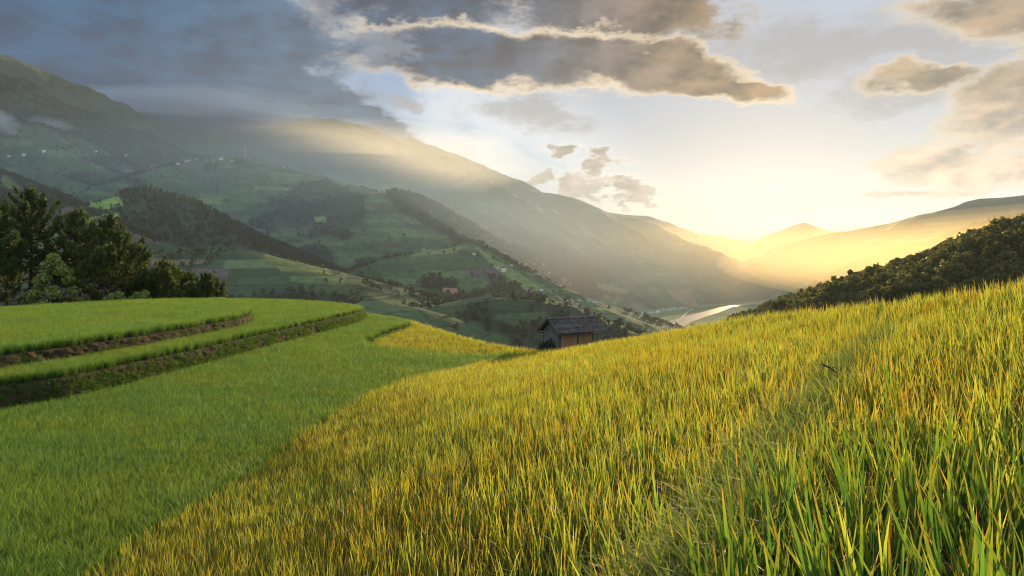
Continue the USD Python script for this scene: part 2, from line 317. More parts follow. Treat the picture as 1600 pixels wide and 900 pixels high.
if on('land'):
    azs = np.radians(np.linspace(-47, 47, NA))
    rs = np.concatenate([np.linspace(14, 110, 70)[:-1], np.geomspace(110, 700, 130)[:-1], np.geomspace(700, 10100, NR - 149)])
    AZ, RR = np.meshgrid(azs, rs)
    X, Y = RR * np.sin(AZ), RR * np.cos(AZ)
    x, y = X.ravel(), Y.ravel()
    Z, which, (g1, g2, g3) = country(x, y)
    # this side of the valley: the spur the fields lie on drops away below the eye
    Rf = RR.ravel(); R0 = np.interp(np.degrees(AZ.ravel()), [-47,-20,-14,-9,-5,0,10,40], [110,105,100,80,66,56,45,25])
    nearz = -7.75 - .55 * np.maximum(Rf - R0, 0) + .5 * (f2(x, y, 7, 3, 61) - .5) * np.clip((Rf - R0) / 5, 0, 1)
    Z = np.where(Rf < 110, nearz, np.maximum(Z, np.maximum(nearz, FLOOR)))
    # cover -------------------------------------------------------------
    zz = Z + 22 * (f2(x, y, 160., 3, 31) - .5)
    lateral = x * .8 + y * .35 + 90 * (f2(x, y, 200., 2, 33) - .5)
    fh = 16.0
    row = np.floor(zz / fh + 2 * f2(x, y, 500., 2, 34)).astype(np.int64)
    colm = np.floor(lateral / 85 + (row * 7919 % 13) / 13.0).astype(np.int64)
    hsh = ((row * 73856093) ^ (colm * 19349663)) & 0xFFFF
    hv = ((hsh * 40503) & 0xFFFF) / 65535.0
    hv2 = ((hsh * 30011 + 977) & 0xFFFF) / 65535.0
    pal = np.array([(.055,.095,.030),(.065,.105,.034),(.085,.13,.040),(.10,.155,.045),(.045,.080,.028),(.12,.16,.05),(.085,.085,.045),(.13,.10,.065)])
    cum = np.array([.24,.46,.62,.72,.88,.93,.97,1.0])
    colr = pal[np.searchsorted(cum, hv).clip(0, 7)] * (0.85 + .3 * hv2[:, None])
    colr *= np.array([.86, 1.0, 1.35])
    # terrace lips: thin darker line at each step
    fr = zz / fh + 2 * f2(x, y, 500., 2, 34); fr = fr - np.floor(fr)
    colr *= np.where(fr < .10, .62, 1.0)[:, None]
    fine = zz / 4.0; fine = fine - np.floor(fine)
    colr *= np.where((fine < .22) & (hv2 > .4), .86, 1.0)[:, None]
    fn = f2(x, y, 330., 4, 41) + .18 * (f2(x, y, 45., 3, 43) - .5)
    cov = np.array([{'high': 1, 'fields': 2, 'woods': 3, 'forest': 4}[r[4]] for r in RIDGES] + [0])[which]
    thr = np.select([cov == 1, cov == 2, cov == 3, cov == 4], [.50, .545, .44, -1.0], 9.0)
    gul = (.62 - g2) * .35                                          # woods keep to the gullies
    forest = np.clip((fn + gul - thr) / .03, 0, 1)
    highz = np.clip((Z - 380 + 200 * (fn - .5)) / 160, 0, 1) * (cov == 1)
    forest = np.maximum(forest, highz)
    fcol = np.array((.032, .058, .034)) * (0.8 + .5 * g3[:, None])
    colr = colr * (1 - forest[:, None]) + fcol * forest[:, None]
    # landslips: bare red earth on the high slopes
    slip = np.clip((ridged(x, y, 260, 77, 3) - .86) / .03, 0, 1) * (cov == 1) * np.clip((f2(x, y, 500., 2, 55) - .52) / .05, 0, 1)
    colr = colr * (1 - slip[:, None]) + np.array((.20, .13, .09)) * slip[:, None]
    # single plots that stand out from the patchwork
    Zg = Z.reshape(len(rs), NA)
    def land_hit(px, py, rmin=400):                # where the line of sight meets the far land
        j = int(round((math.atan((px - 800) / F) - azs[0]) / (azs[1] - azs[0]))); j = min(max(j, 0), NA - 1)
        row = HOR - Zg[:, j] / (rs * math.cos(azs[j])) * F
        k = np.nonzero((row <= py) & (rs > rmin))[0]
        return np.array([rs[k[0]] * math.sin(azs[j]), rs[k[0]] * math.cos(azs[j]), Zg[k[0], j]]) if len(k) else None
    for poly, c in PLOTS:
        h = [land_hit(*p) for p in poly]
        if any(q is None for q in h): continue
        pl = Polygon([q[:2] for q in h]).buffer(0); shapely.prepare(pl)
        m = shapely.contains_xy(pl, x, y); colr[m] = np.array(c) * (.85 + .3 * g3[m, None]); forest[m] = float(c[0] < .03)
    # the valley floor: green paddies
    fl = (which == -1) & (RR.ravel() > 900)
    colr[fl] = np.array((.10, .17, .055)) * (0.75 + .5 * hv[fl][:, None])
    Zg = Z.reshape(len(rs), NA); NRr = len(rs)
    i, j = np.meshgrid(np.arange(NRr - 1), np.arange(NA - 1), indexing='ij')
    a = (i * NA + j).ravel()
    quads = np.stack([a, a + 1, a + NA + 1, a + NA], 1)
    V = np.stack([x, y, Z], 1)
    wq = which[quads[:, 0]]
    names = {}
    for r_i in range(-1, len(RIDGES)):
        qs = quads[wq == r_i]
        if not len(qs): continue
        used, inv = np.unique(qs, return_inverse=True)
        obj('valley_floor' if r_i < 0 else RIDGES[r_i][0], (V[used], inv.reshape(-1, 4)), M_LAND, smooth=True, tint=colr[used], kind='structure')
    LANDTREE = cKDTree(np.stack([x, y], 1))
    LZ, LFOREST, LCOV, LWHICH = Z, forest, cov, which
    LHEDGE = (fr < .14) & (f2(x, y, 120, 3, 83) > .52)
def land_z(px, py):
    d, k = LANDTREE.query(np.stack([px, py], 1), k=3); w = 1 / (d + .1); return (LZ[k] * w).sum(1) / w.sum(1)

# ------------------------------------------------------------------ the spur with its rice fields
Z1, Z2, Z3, ZY = -6.0, -4.75, -3.85, -6.62          # levels of the rice tops: lower, middle and upper terrace, far yellow plot
RICE = 0.62                                          # green rice, metres tall
px2 = lambda pts, z: np.array([onz(*p, z)[:2] for p in pts])
BOUND = [(60,925),(100,900),(180,852),(270,800),(340,757),(380,738),(420,715),(440,694),(470,668),(520,640),(570,612),(620,590),(700,572),(760,560),(830,547)]
F1 = Polygon(px2(BOUND + [(760,549.5),(700,545.5),(620,538),(573,533),(572,523),(596,513),(622,505),(641,499),(638,496.5),(610,491),(575,486),(520,484),(400,486),(0,520),(-250,540),(-250,925)], Z1))
F2 = Polygon(px2([(-250,612),(0,582),(100,570),(200,551),(300,532),(400,512),(500,492),(540,484),(560,479),(567,475.5),(545,472),(520,469.5),(450,465),(380,463.5),(200,468),(-250,500)], Z2))
F3 = Polygon(px2([(-250,572),(0,537),(100,525),(200,512),(300,498),(370,487),(386,482),(390,478),(386,470),(350,462.5),(200,465),(0,476),(-250,486)], Z3))
FY = Polygon(px2([(573,533),(572,523),(596,513),(622,505),(641,499),(660,505),(700,517),(760,533),(800,540),(830,544),(870,550),(830,552),(760,552),(700,549),(620,543)], ZY))

CREST = [(1700,408,10),(1600,424,12),(1500,440,14.5),(1400,458,18),(1300,470,22),(1200,482,26),(1100,500,31),(1000,520,37),(940,530,41),(900,538,45),(860,543,48),(830,546,50.5)]
GOLD = [(1700,900,1.6),(1600,900,1.7),(1400,900,1.9),(1200,900,2.25),(1000,900,2.9),(800,900,4.2),(600,900,5.8),(400,900,8.0),(250,900,10.3),
        (1600,750,2.7),(1400,750,3.0),(1200,750,3.6),(1000,750,4.9),(800,750,7.0),(600,750,11),
        (1600,650,4.0),(1400,650,4.7),(1200,650,6.0),(1000,650,8.4),(800,650,12.5),(650,650,19),
        (1600,580,5.3),(1400,580,6.6),(1200,580,9.3),(1000,580,14.2),(850,580,22),(740,580,31),
        (1600,540,6.4),(1400,540,8.3),(1200,540,12.6),(1000,540,24),(1600,480,8.5),(1450,480,13),(1300,500,15.5),(1150,510,22)]
def gold_surface():
    """Heights of the golden slope on a grid: depth is read along lines of sight, then laid out in plan."""
    ctl = np.array(GOLD + CREST + [(p[0], p[1], Z1 * F / (HOR - p[1])) for p in BOUND], float)
    cy = lambda px: np.interp(px, [c[0] for c in CREST][::-1], [c[1] for c in CREST][::-1])
    uv = lambda px, py: np.stack([px / 400., np.log(np.maximum(py - cy(px), 0) + 22)], -1)
    dep = RBFInterpolator(uv(ctl[:, 0], ctl[:, 1]), np.log(ctl[:, 2]), kernel='thin_plate_spline', smoothing=.004)
    pts = []
    bx, by = np.array(BOUND).T
    for px in np.linspace(60, 1700, 83):
        top = cy(px) if px >= 830 else np.interp(px, bx, by)
        rows = top + (930 - top) * np.linspace(0, 1, 40) ** 1.6
        Y = np.exp(dep(uv(np.full(40, px), rows)))
        if px >= 830:
            Y[0] = np.interp(px, [c[0] for c in CREST][::-1], [c[2] for c in CREST][::-1])
        Y = np.minimum.accumulate(Y)
        pts += [P(px, r_, y_) for r_, y_ in zip(rows, Y)]
        if px >= 830:
            for k, dr in ((1.06, .022), (1.15, .06), (1.35, .14), (1.8, .22)):
                q = P(px, top, Y[0] * k); q[2] -= dr * Y[0] * k; pts.append(q)
    for q in [onz(*p, Z1) for p in BOUND]: pts.append(q + np.array([-3.0, .5, -1.1])); pts.append(q + np.array([-9.0, 1, -2.5]))
    pts += [np.array(q) for q in [(0, 0, -1.15), (2, 0, -.85), (-3, 0, -2.3), (0, -4, -.9), (4, -3, -.2), (-5, -4, -2.6), (-12, 0, -5.6), (-20, -8, -9), (22, -8, 2), (0, -8, -.7), (30, 20, -3), (20, 66, -14), (-20, 66, -9)]]
    p = np.array(pts)
    x, y = np.meshgrid(gx, gy, indexing='ij')
    z = interpolate.griddata(p[:, :2], p[:, 2], (x, y), method='linear', fill_value=-9.0)
    zs = ndimage.gaussian_filter(z, 1.0); near = np.clip(np.hypot(x, y) / 6, 0, 1)
    return z * (1 - near) + zs * near
gx, gy = np.arange(-20, 22.01, .25), np.arange(-8, 66.01, .25)
GZ = gold_surface()
def zg(x, y):
    return ndimage.map_coordinates(GZ, [(np.asarray(x, float) - gx[0]) / .25, (np.asarray(y, float) - gy[0]) / .25], order=1, mode='nearest')
def hit(px, py):                                     # where the line of sight meets the golden rice
    Y = np.geomspace(.6, 64, 1500); x = (px - 800) / F * Y; z = (HOR - py) / F * Y
    below = np.nonzero(z < zg(x, Y))[0]
    return np.array([x[below[0]], Y[below[0]], zg(x[below[:1]], Y[below[:1]])[0]]) if len(below) else None
bnd = px2(BOUND, Z1); cr = np.array([P(*p)[:2] for p in CREST])
FG = Polygon(np.vstack([bnd, (cr[::-1] * 1.06), [(9, 5), (5, .9), (1.2, .9), (-1.2, 2.2), (-6, 9)]])).buffer(0)

HUT_AT, HUT_YAW = np.array([4.45, 52.35, -7.35]), 30.0
hutbox = shapely.affinity.translate(shapely.affinity.rotate(shapely.box(-2.35, -1.4, 2.35, 1.4), HUT_YAW, origin=(0, 0)), *HUT_AT[:2])
strip_px = [(985,915),(1030,860),(1090,795),(1150,735),(1200,675),(1255,615),(1310,560),(1365,515),(1400,492)]
strip = np.array([hit(*p) for p in strip_px])
STRIPW = np.array([.46,.42,.38,.38,.42,.42,.40,.34,.3]) * .5
STRIP = shapely.union_all([LineString(strip[i:i + 2, :2]).buffer(STRIPW[i]) for i in range(len(strip) - 1)])

M_SOIL = simple('wet_earth', (.055, .042, .028), .9, .4, 3.0, .2, .6, 9.0)
M_BANK = simple('bank_earth', (.052, .038, .024), .95, .55, 2.2, .1, .9, 12.0)
def flat_sheet(poly, z, step=2.0):
    v, f = trimesh.creation.triangulate_polygon(poly, engine='earcut')
    return np.column_stack([v, np.full(len(v), z)]), np.asarray(f)
if on('fields'):
    for nm, poly, z in (('paddy_field', F1, Z1 - RICE), ('paddy_field', F2, Z2 - RICE), ('paddy_field', F3, Z3 - RICE), ('paddy_field', FY.buffer(.6), ZY - .7)):
        obj(nm, flat_sheet(poly, z), M_SOIL, kind='structure')
    ii, jj = np.meshgrid(np.arange(len(gx) - 1), np.arange(len(gy) - 1), indexing='ij')
    a = (ii * len(gy) + jj).ravel(); q = np.stack([a, a + len(gy), a + len(gy) + 1, a + 1], 1)
    XX, YY = np.meshgrid(gx, gy, indexing='ij')
    inst = shapely.distance(STRIP, shapely.points(XX.ravel(), YY.ravel()))
    V = np.column_stack([XX.ravel(), YY.ravel(), GZ.ravel() - .8 + .12 * (f2(XX.ravel(), YY.ravel(), 1.2, 3, 81) - .5)])
    q = q[V[q[:, 0], 2] > -9.5]; us, inv = np.unique(q, return_inverse=True); V, q = V[us], inv.reshape(-1, 4)
    obj('hillside_field', (V, q), M_SOIL, smooth=True, kind='structure')

def bank(poly, ztop, zbot, name, lean=.32, out=.16, seed=0):
    """The earth step round a terrace."""
    ring = np.array(poly.exterior.coords)[:-1]
    L = LineString(np.vstack([ring, ring[:1]])); n = int(L.length / .09)
    s = np.linspace(0, L.length, n, endpoint=False)
    p = np.array([L.interpolate(t).coords[0] for t in s])
    for _ in range(6): p = (np.roll(p, 1, 0) + 2 * p + np.roll(p, -1, 0)) / 4
    t = np.roll(p, -1, 0) - np.roll(p, 1, 0); t /= np.linalg.norm(t, axis=1, keepdims=True)
    nrm = np.stack([t[:, 1], -t[:, 0]], 1) * (1 if poly.exterior.is_ccw else -1)
    rows = []
    h = np.linspace(0, 1, 14)
    for k, u in enumerate(h):
        z = ztop + (zbot - ztop) * u
        b = .26 * (f2(s, np.full(n, z * 2.2 + 7), .8, 4, 90 + seed) - .5) + .17 * (f2(s, np.full(n, z * 3.5), .30, 3, 95 + seed) - .5)
        o = out + lean * u ** .8 + b * (1 if k else .4)
        rows.append(np.column_stack([p + nrm * o[:, None], np.full(n, z) + .07 * (f2(s, np.full(n, k * 2.3), .7, 3, 97 + seed) - .5) * (k < 13)]))
    inner = np.column_stack([p - nrm * .5, np.full(n, ztop + .004)])
    V = np.vstack([inner] + rows); R = len(rows) + 1
    i, j = np.meshgrid(np.arange(R - 1), np.arange(n), indexing='ij')
    q = np.stack([i * n + j, (i + 1) * n + j, (i + 1) * n + (j + 1) % n, i * n + (j + 1) % n], -1).reshape(-1, 4)
    obj(name, (V, q), M_BANK, smooth=True, kind='structure')
    return p, nrm, s
BANKS = []
if on('fields'):
    BANKS.append((bank(F3, Z3 - RICE + .02, Z2 - RICE - .05, 'earth_bank', .22, .16, 1), Z3 - RICE, Z2 - .5))
    BANKS.append((bank(F2, Z2 - RICE + .02, Z1 - RICE - .05, 'earth_bank', .34, .16, 2), Z2 - RICE, Z1 - .5))
    BANKS.append((bank(F1, Z1 - RICE + .02, ZY - 1.3, 'earth_bank', .30, .10, 3), Z1 - RICE, ZY - .6))

# ------------------------------------------------------------------ rice
def blade(L, w, lean, az, curl, base, tip, mid, segs=5, twist=0.0, root=(0, 0), tipat=.62):
    """One leaf: a ribbon that rises, leans and curls over. Returns vertices, faces, tints."""
    u = np.linspace(0, 1, segs + 1)
    th = lean + curl * u ** 2                                      # angle from upright
    ds = L / segs
    r = np.concatenate([[0], np.cumsum(np.sin(th[:-1]) * ds)]); z = np.concatenate([[0], np.cumsum(np.cos(th[:-1]) * ds)])
    ca, sa = math.cos(az), math.sin(az)
    c = np.stack([root[0] + r * ca, root[1] + r * sa, z], 1)
    ww = w * .5 * np.minimum(1, .55 + 1.6 * u) * np.minimum(1, (1 - u) * 3.2) ** .8
    a2 = az + math.pi / 2 + twist
    side = np.stack([np.cos(a2) * ww, np.sin(a2) * ww, 0 * ww], 1)
    v = np.empty((2 * segs + 1, 3)); v[0:2 * segs:2] = (c - side)[:-1]; v[1:2 * segs:2] = (c + side)[:-1]; v[-1] = c[-1]
    f = []
    for i in range(segs - 1): f += [(2*i, 2*i+1, 2*i+3), (2*i, 2*i+3, 2*i+2)]
    f.append((2*segs-2, 2*segs-1, 2*segs))
    base, mid, tip = map(np.array, (base, mid, tip))
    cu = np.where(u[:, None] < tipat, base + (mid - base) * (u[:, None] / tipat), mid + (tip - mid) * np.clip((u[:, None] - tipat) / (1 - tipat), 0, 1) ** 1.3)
    t = np.empty((2 * segs + 1, 3)); t[0:2*segs:2] = cu[:-1]; t[1:2*segs:2] = cu[:-1]; t[-1] = cu[-1]
    return v, np.array(f), t
def panicle(r, L, az, col, root, seeds=9):
    """A drooping ear of grain: a thin stalk with small grains."""
    V, Fc, T, n = [], [], [], 0
    v, f, t = blade(L, .006, .12, az, 2.1, (.10, .10, .03), col, (.14, .12, .04), 6, 0, root); V.append(v); Fc.append(f); T.append(t); n += len(v)
    cl = (v[0:-1:2] + v[1::2]) / 2
    for k in range(seeds):
        u = .5 + .5 * k / seeds; p = cl[min(int(u * len(cl)), len(cl) - 1)] + r.normal(0, .010, 3)
        d = np.array([math.cos(az) * .010, math.sin(az) * .010, -.016]); s = np.array([-math.sin(az), math.cos(az), 0]) * .006
        V.append(np.array([p, p + d * .5 + s, p + d, p + d * .5 - s])); Fc.append(np.array([(0, 1, 2), (0, 2, 3)]) + n); n += 4
        T.append(np.repeat(np.array(col)[None] * r.uniform(.75, 1.2), 4, 0))
    return np.vstack(V), np.vstack(Fc), np.vstack(T)
def join(parts):
    V, Fc, T, n = [], [], [], 0
    for v, f, t in parts: V.append(v); Fc.append(f + n); T.append(t); n += len(v)
    return (np.vstack(V), np.vstack(Fc)), np.vstack(T)
def plant(seed, n, H, width, spread, cols, curl=(.2, .9), lean=(.02, .28), ears=0, earcol=(.26, .16, .06), segs=5, hmin=.55, tipat=.62):
    r = np.random.default_rng(seed); parts = []
    for k in range(n):
        az = r.uniform(0, 2 * math.pi); b, m, t = cols[r.integers(len(cols))]
        j = r.uniform(.8, 1.2)
        L = H * r.uniform(hmin, 1.06)
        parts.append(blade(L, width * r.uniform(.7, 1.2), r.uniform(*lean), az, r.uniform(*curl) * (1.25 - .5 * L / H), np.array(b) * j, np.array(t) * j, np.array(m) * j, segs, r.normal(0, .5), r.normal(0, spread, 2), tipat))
    for k in range(ears):
        parts.append(panicle(r, H * r.uniform(.72, .98), r.uniform(0, 6.28), np.array(earcol) * r.uniform(.7, 1.25), r.normal(0, spread, 2)))
    return join(parts)
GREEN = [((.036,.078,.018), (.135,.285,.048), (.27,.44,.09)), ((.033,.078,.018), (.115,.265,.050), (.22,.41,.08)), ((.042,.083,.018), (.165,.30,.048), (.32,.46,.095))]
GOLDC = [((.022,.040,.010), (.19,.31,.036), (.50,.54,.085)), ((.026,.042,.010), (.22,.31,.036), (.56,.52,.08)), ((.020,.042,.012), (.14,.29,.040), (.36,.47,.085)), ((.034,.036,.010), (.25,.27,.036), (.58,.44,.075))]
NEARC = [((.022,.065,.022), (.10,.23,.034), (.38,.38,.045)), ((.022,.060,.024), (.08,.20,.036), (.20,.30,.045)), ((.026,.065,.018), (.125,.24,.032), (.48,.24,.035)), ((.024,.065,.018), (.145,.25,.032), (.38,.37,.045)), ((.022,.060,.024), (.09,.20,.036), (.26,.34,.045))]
WEEDC = [((.045,.085,.020), (.15,.25,.045), (.32,.40,.10)), ((.05,.09,.022), (.19,.28,.05), (.42,.44,.13)), ((.055,.075,.022), (.23,.24,.06), (.48,.43,.16))]
M_GREEN = leaf_material('green_rice_leaf', .42, (1.25, 1.05, .75), pscale=.22)
M_GOLD = leaf_material('ripening_rice_leaf', .55, (1.10, .92, .8), pscale=.35)
M_NEAR = leaf_material('rice_leaf_with_orange_tips', .52, None)
M_WEED = leaf_material('weed_leaf', .45, None, rough=.65, spec=.15)

def scatter(poly, step, r, keep=None):
    x0, y0, x1, y1 = poly.bounds
    X, Y = np.meshgrid(np.arange(x0, x1, step), np.arange(y0, y1, step)); p = np.stack([X.ravel(), Y.ravel()], 1)
    p += r.uniform(-.42, .42, p.shape) * step
    shapely.prepare(poly)
    return p[shapely.contains_xy(poly, p[:, 0], p[:, 1])]
def in_view(p, lo=-47, margin=1.0):
    a = np.degrees(np.arctan2(p[:, 0], p[:, 1])); return (np.abs(a) < 41) & (p[:, 1] > .3)
if on('rice'):
    r = np.random.default_rng(11)
    far_protos = [(*plant(100 + k, 30, RICE, .0108, .06, GREEN, (.5, 2.4), (.05, .42), segs=5, hmin=.66), M_GREEN) for k in range(8)]
    def green(poly, z, label, cut=None):
        out = []
        for lo, hi, st, sc in ((0, 30, .185, 1.0), (30, 55, .22, 1.12), (55, 120, .27, 1.3)):
            p = scatter(poly, st, r); d = np.hypot(p[:, 0], p[:, 1]); p = p[(d >= lo) & (d < hi) & in_view(p)]
            out.append(np.column_stack([p, np.full(len(p), sc)]))
        p = np.vstack(out)
        if cut is not None: p = p[~shapely.contains_xy(cut, p[:, 0], p[:, 1])]
        hh = .92 + .16 * f2(p[:, 0], p[:, 1], 2.2, 3, 15) + r.normal(0, .035, len(p))
        sc = np.stack([p[:, 2], p[:, 2], hh], 1)
        instancer('rice', far_protos, np.column_stack([p[:, :2], np.full(len(p), z - RICE)]), r.uniform(0, 6.28, len(p)), sc, r.integers(0, len(far_protos), len(p)), label, 'rice', (r.normal(0, .07, len(p)), r.normal(0, .07, len(p))))
        return len(p)
    n1 = green(F1.difference(FG.buffer(.02)), Z1, 'wide lower terrace of short even green rice', F2.buffer(.55))
    n2 = green(F2, Z2, 'green rice on the middle terrace above the tall dark bank', F3.buffer(.45))
    n3 = green(F3, Z3, 'green rice on the topmost terrace below the pine trees')
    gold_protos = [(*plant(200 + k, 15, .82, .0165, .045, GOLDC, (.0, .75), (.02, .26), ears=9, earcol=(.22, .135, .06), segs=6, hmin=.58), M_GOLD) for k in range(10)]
    far_gold = [(*plant(230 + k, 15, .82, .018, .07, GOLDC, (.0, .55), (.02, .24), ears=6, earcol=(.24, .155, .065), segs=4, hmin=.62), M_GOLD) for k in range(8)]
    def golden(poly, zf, label, cut=None, H=.82):
        out = []
        for lo, hi, st, sc in ((0, 9, .20, 1.0), (9, 22, .20, 1.0), (22, 80, .24, 1.12)):
            p = scatter(poly, st, r); d = np.hypot(p[:, 0], p[:, 1]); p = p[(d >= lo) & (d < hi) & in_view(p)]
            out.append(np.column_stack([p, np.full(len(p), sc)]))
        p = np.vstack(out)
        if cut is not None: p = p[~shapely.contains_xy(cut, p[:, 0], p[:, 1])]
        hh = .86 + .22 * f2(p[:, 0], p[:, 1], .9, 3, 16) + r.normal(0, .05, len(p))
        sc = np.stack([p[:, 2], p[:, 2], hh], 1)
        instancer('rice', gold_protos, np.column_stack([p[:, :2], zf(p[:, 0], p[:, 1]) - H]), r.uniform(0, 6.28, len(p)), sc, r.integers(0, len(gold_protos), len(p)), label, 'rice', (r.normal(0, .08, len(p)), r.normal(0, .08, len(p))))
        return len(p)
    # the plot at the bottom right, beyond the weedy path, is nearer the eye and greener
    right = Polygon(np.vstack([strip[:, :2], [P(1420, 470, 17)[:2], P(1440, 452, 17.5)[:2], P(1700, 408, 11)[:2] * 1.1, (6, 2), (3, .75), (.9, .75)]])).buffer(0)
    n4 = golden(FG.difference(right), zg, 'ripening golden rice covering the slope in front of the hut', shapely.union_all([STRIP, hutbox]))
    n5 = golden(FY, lambda x, y: np.full(len(x), ZY), 'far plot of orange yellow rice below the green terrace corner', F1.buffer(.35), .7)
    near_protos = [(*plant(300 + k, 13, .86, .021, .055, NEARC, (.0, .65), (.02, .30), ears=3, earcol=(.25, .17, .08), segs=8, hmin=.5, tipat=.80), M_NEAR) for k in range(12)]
    p = scatter(right, .165, r); p = p[in_view(p) & (p[:, 1] > .8)]; p = p[~shapely.contains_xy(STRIP, p[:, 0], p[:, 1])]
    hh = .86 + .24 * f2(p[:, 0], p[:, 1], .7, 3, 17) + r.normal(0, .05, len(p))
    dn = np.hypot(p[:, 0], p[:, 1]); which_ = np.where(r.random(len(p)) < np.clip((8.0 - dn) / 5.5, .03, .8), r.integers(0, 12, len(p)), 12 + r.integers(0, 10, len(p)))
    instancer('rice', near_protos + gold_protos, np.column_stack([p, zg(p[:, 0], p[:, 1]) - .82]), r.uniform(0, 6.28, len(p)), np.stack([np.ones(len(p)), np.ones(len(p)), hh], 1), which_, 'broad bladed rice with orange tips beside the weedy strip', 'rice', (r.normal(0, .09, len(p)), r.normal(0, .09, len(p))))
    # weeds along the strip
    wp = [(*plant(400 + k, 18, .52, .0085, .05, WEEDC, (.6, 2.4), (.1, .7), segs=6, hmin=.4), M_WEED) for k in range(8)]
    p = scatter(STRIP.buffer(.08), .062, r)
    instancer('weeds', wp, np.column_stack([p, zg(p[:, 0], p[:, 1]) - .60]), r.uniform(0, 6.28, len(p)), r.uniform(.7, 1.35, len(p)), r.integers(0, 8, len(p)), 'fine pale weeds along the strip between two rice plots', 'weeds', (r.normal(0, .15, len(p)), r.normal(0, .15, len(p))))
    print('plants', n1, n2, n3, n4, n5)
    # grass and ferns on the earth banks
    bw = [(*plant(500 + k, 12, .26, .008, .03, GREEN + WEEDC[:1], (.6, 2.2), (.3, 1.2), segs=4, hmin=.4), M_WEED) for k in range(6)]
    pp = []
    for k, ((bp, bn, bs), zt, zb) in enumerate(BANKS):
        m = in_view(bp) & (bn @ np.array([.3, -1.]) > -.2)
        idx = np.repeat(np.nonzero(m)[0], 22 if k else 6); u = r.uniform(0, 1, len(idx)) ** .8
        keepp = f2(bs[idx], u * 4 + 9 * k, 1.3, 3, 66) > (.30 if k else .42)
        idx, u = idx[keepp], u[keepp]
        o = .17 + (.34 if k else .22) * u ** .8
        pp.append(np.column_stack([bp[idx] + bn[idx] * o[:, None] + r.normal(0, .04, (len(idx), 2)), zt + (zb - zt) * u - .03]))
    p = np.vstack(pp)
    instancer('bank_plants', bw, p, r.uniform(0, 6.28, len(p)), r.uniform(.5, 1.2, len(p)), r.integers(0, 6, len(p)), 'small weeds growing on the earth banks of the terraces', 'weeds', (r.normal(0, .3, len(p)), r.normal(0, .3, len(p))))


# ------------------------------------------------------------------ river, roads
def ribbon(p, w, z):
    p = np.asarray(p, float); L = LineString(p); n = max(int(L.length / 12), 8)
    q = np.array([L.interpolate(t, normalized=True).coords[0] for t in np.linspace(0, 1, n)])
    for _ in range(4): q[1:-1] = (q[:-2] + 2 * q[1:-1] + q[2:]) / 4
    t = np.gradient(q, axis=0); t /= np.linalg.norm(t, axis=1, keepdims=True); nrm = np.stack([-t[:, 1], t[:, 0]], 1)
    ww = np.interp(np.linspace(0, 1, n), np.linspace(0, 1, len(np.atleast_1d(w))), np.atleast_1d(w))[:, None] / 2
    V = np.vstack([np.column_stack([q - nrm * ww, np.full(n, z)]), np.column_stack([q + nrm * ww, np.full(n, z)])])
    i = np.arange(n - 1); return V, np.stack([i, i + 1, i + 1 + n, i + n], 1)
fp = lambda *a: [onz(*p, FLOOR)[:2] for p in a]
if on('land'):
    g = Graph(); p_ = g.add('geometry', 'position')
    bmp = g.add('bump', 'normal', height=g.add('noise_texture', 'fac', vector=p_, scale=.4, detail=4.0), strength=.25, distance=.2)
    M_WATER = g.make('river_water', surface=g.add('principled_bsdf', 'BSDF', base_color=(.16, .12, .08), roughness=.30, specular_ior_level=.5, normal=bmp))
    M_ROAD = simple('pale_road', (.42, .38, .32), .9, .1, .2)
    obj('river', ribbon(RIVER, [40, 60, 95, 100, 90, 70, 60, 55, 60, 60], FLOOR + 1.3), M_WATER, kind='structure', smooth=True)
    obj('road', ribbon(fp((1004,530),(1000,520),(989,508),(985,500),(1000,493),(1022,489),(1048,484.5),(1066,481.5),(1092,479),(1130,475.5)), 14, FLOOR + 1.5), M_ROAD, kind='structure')
    obj('road', ribbon(fp((1030,522),(1052,507),(1066,496),(1074,488),(1082,484)), 10, FLOOR + 1.7), M_ROAD, kind='structure')

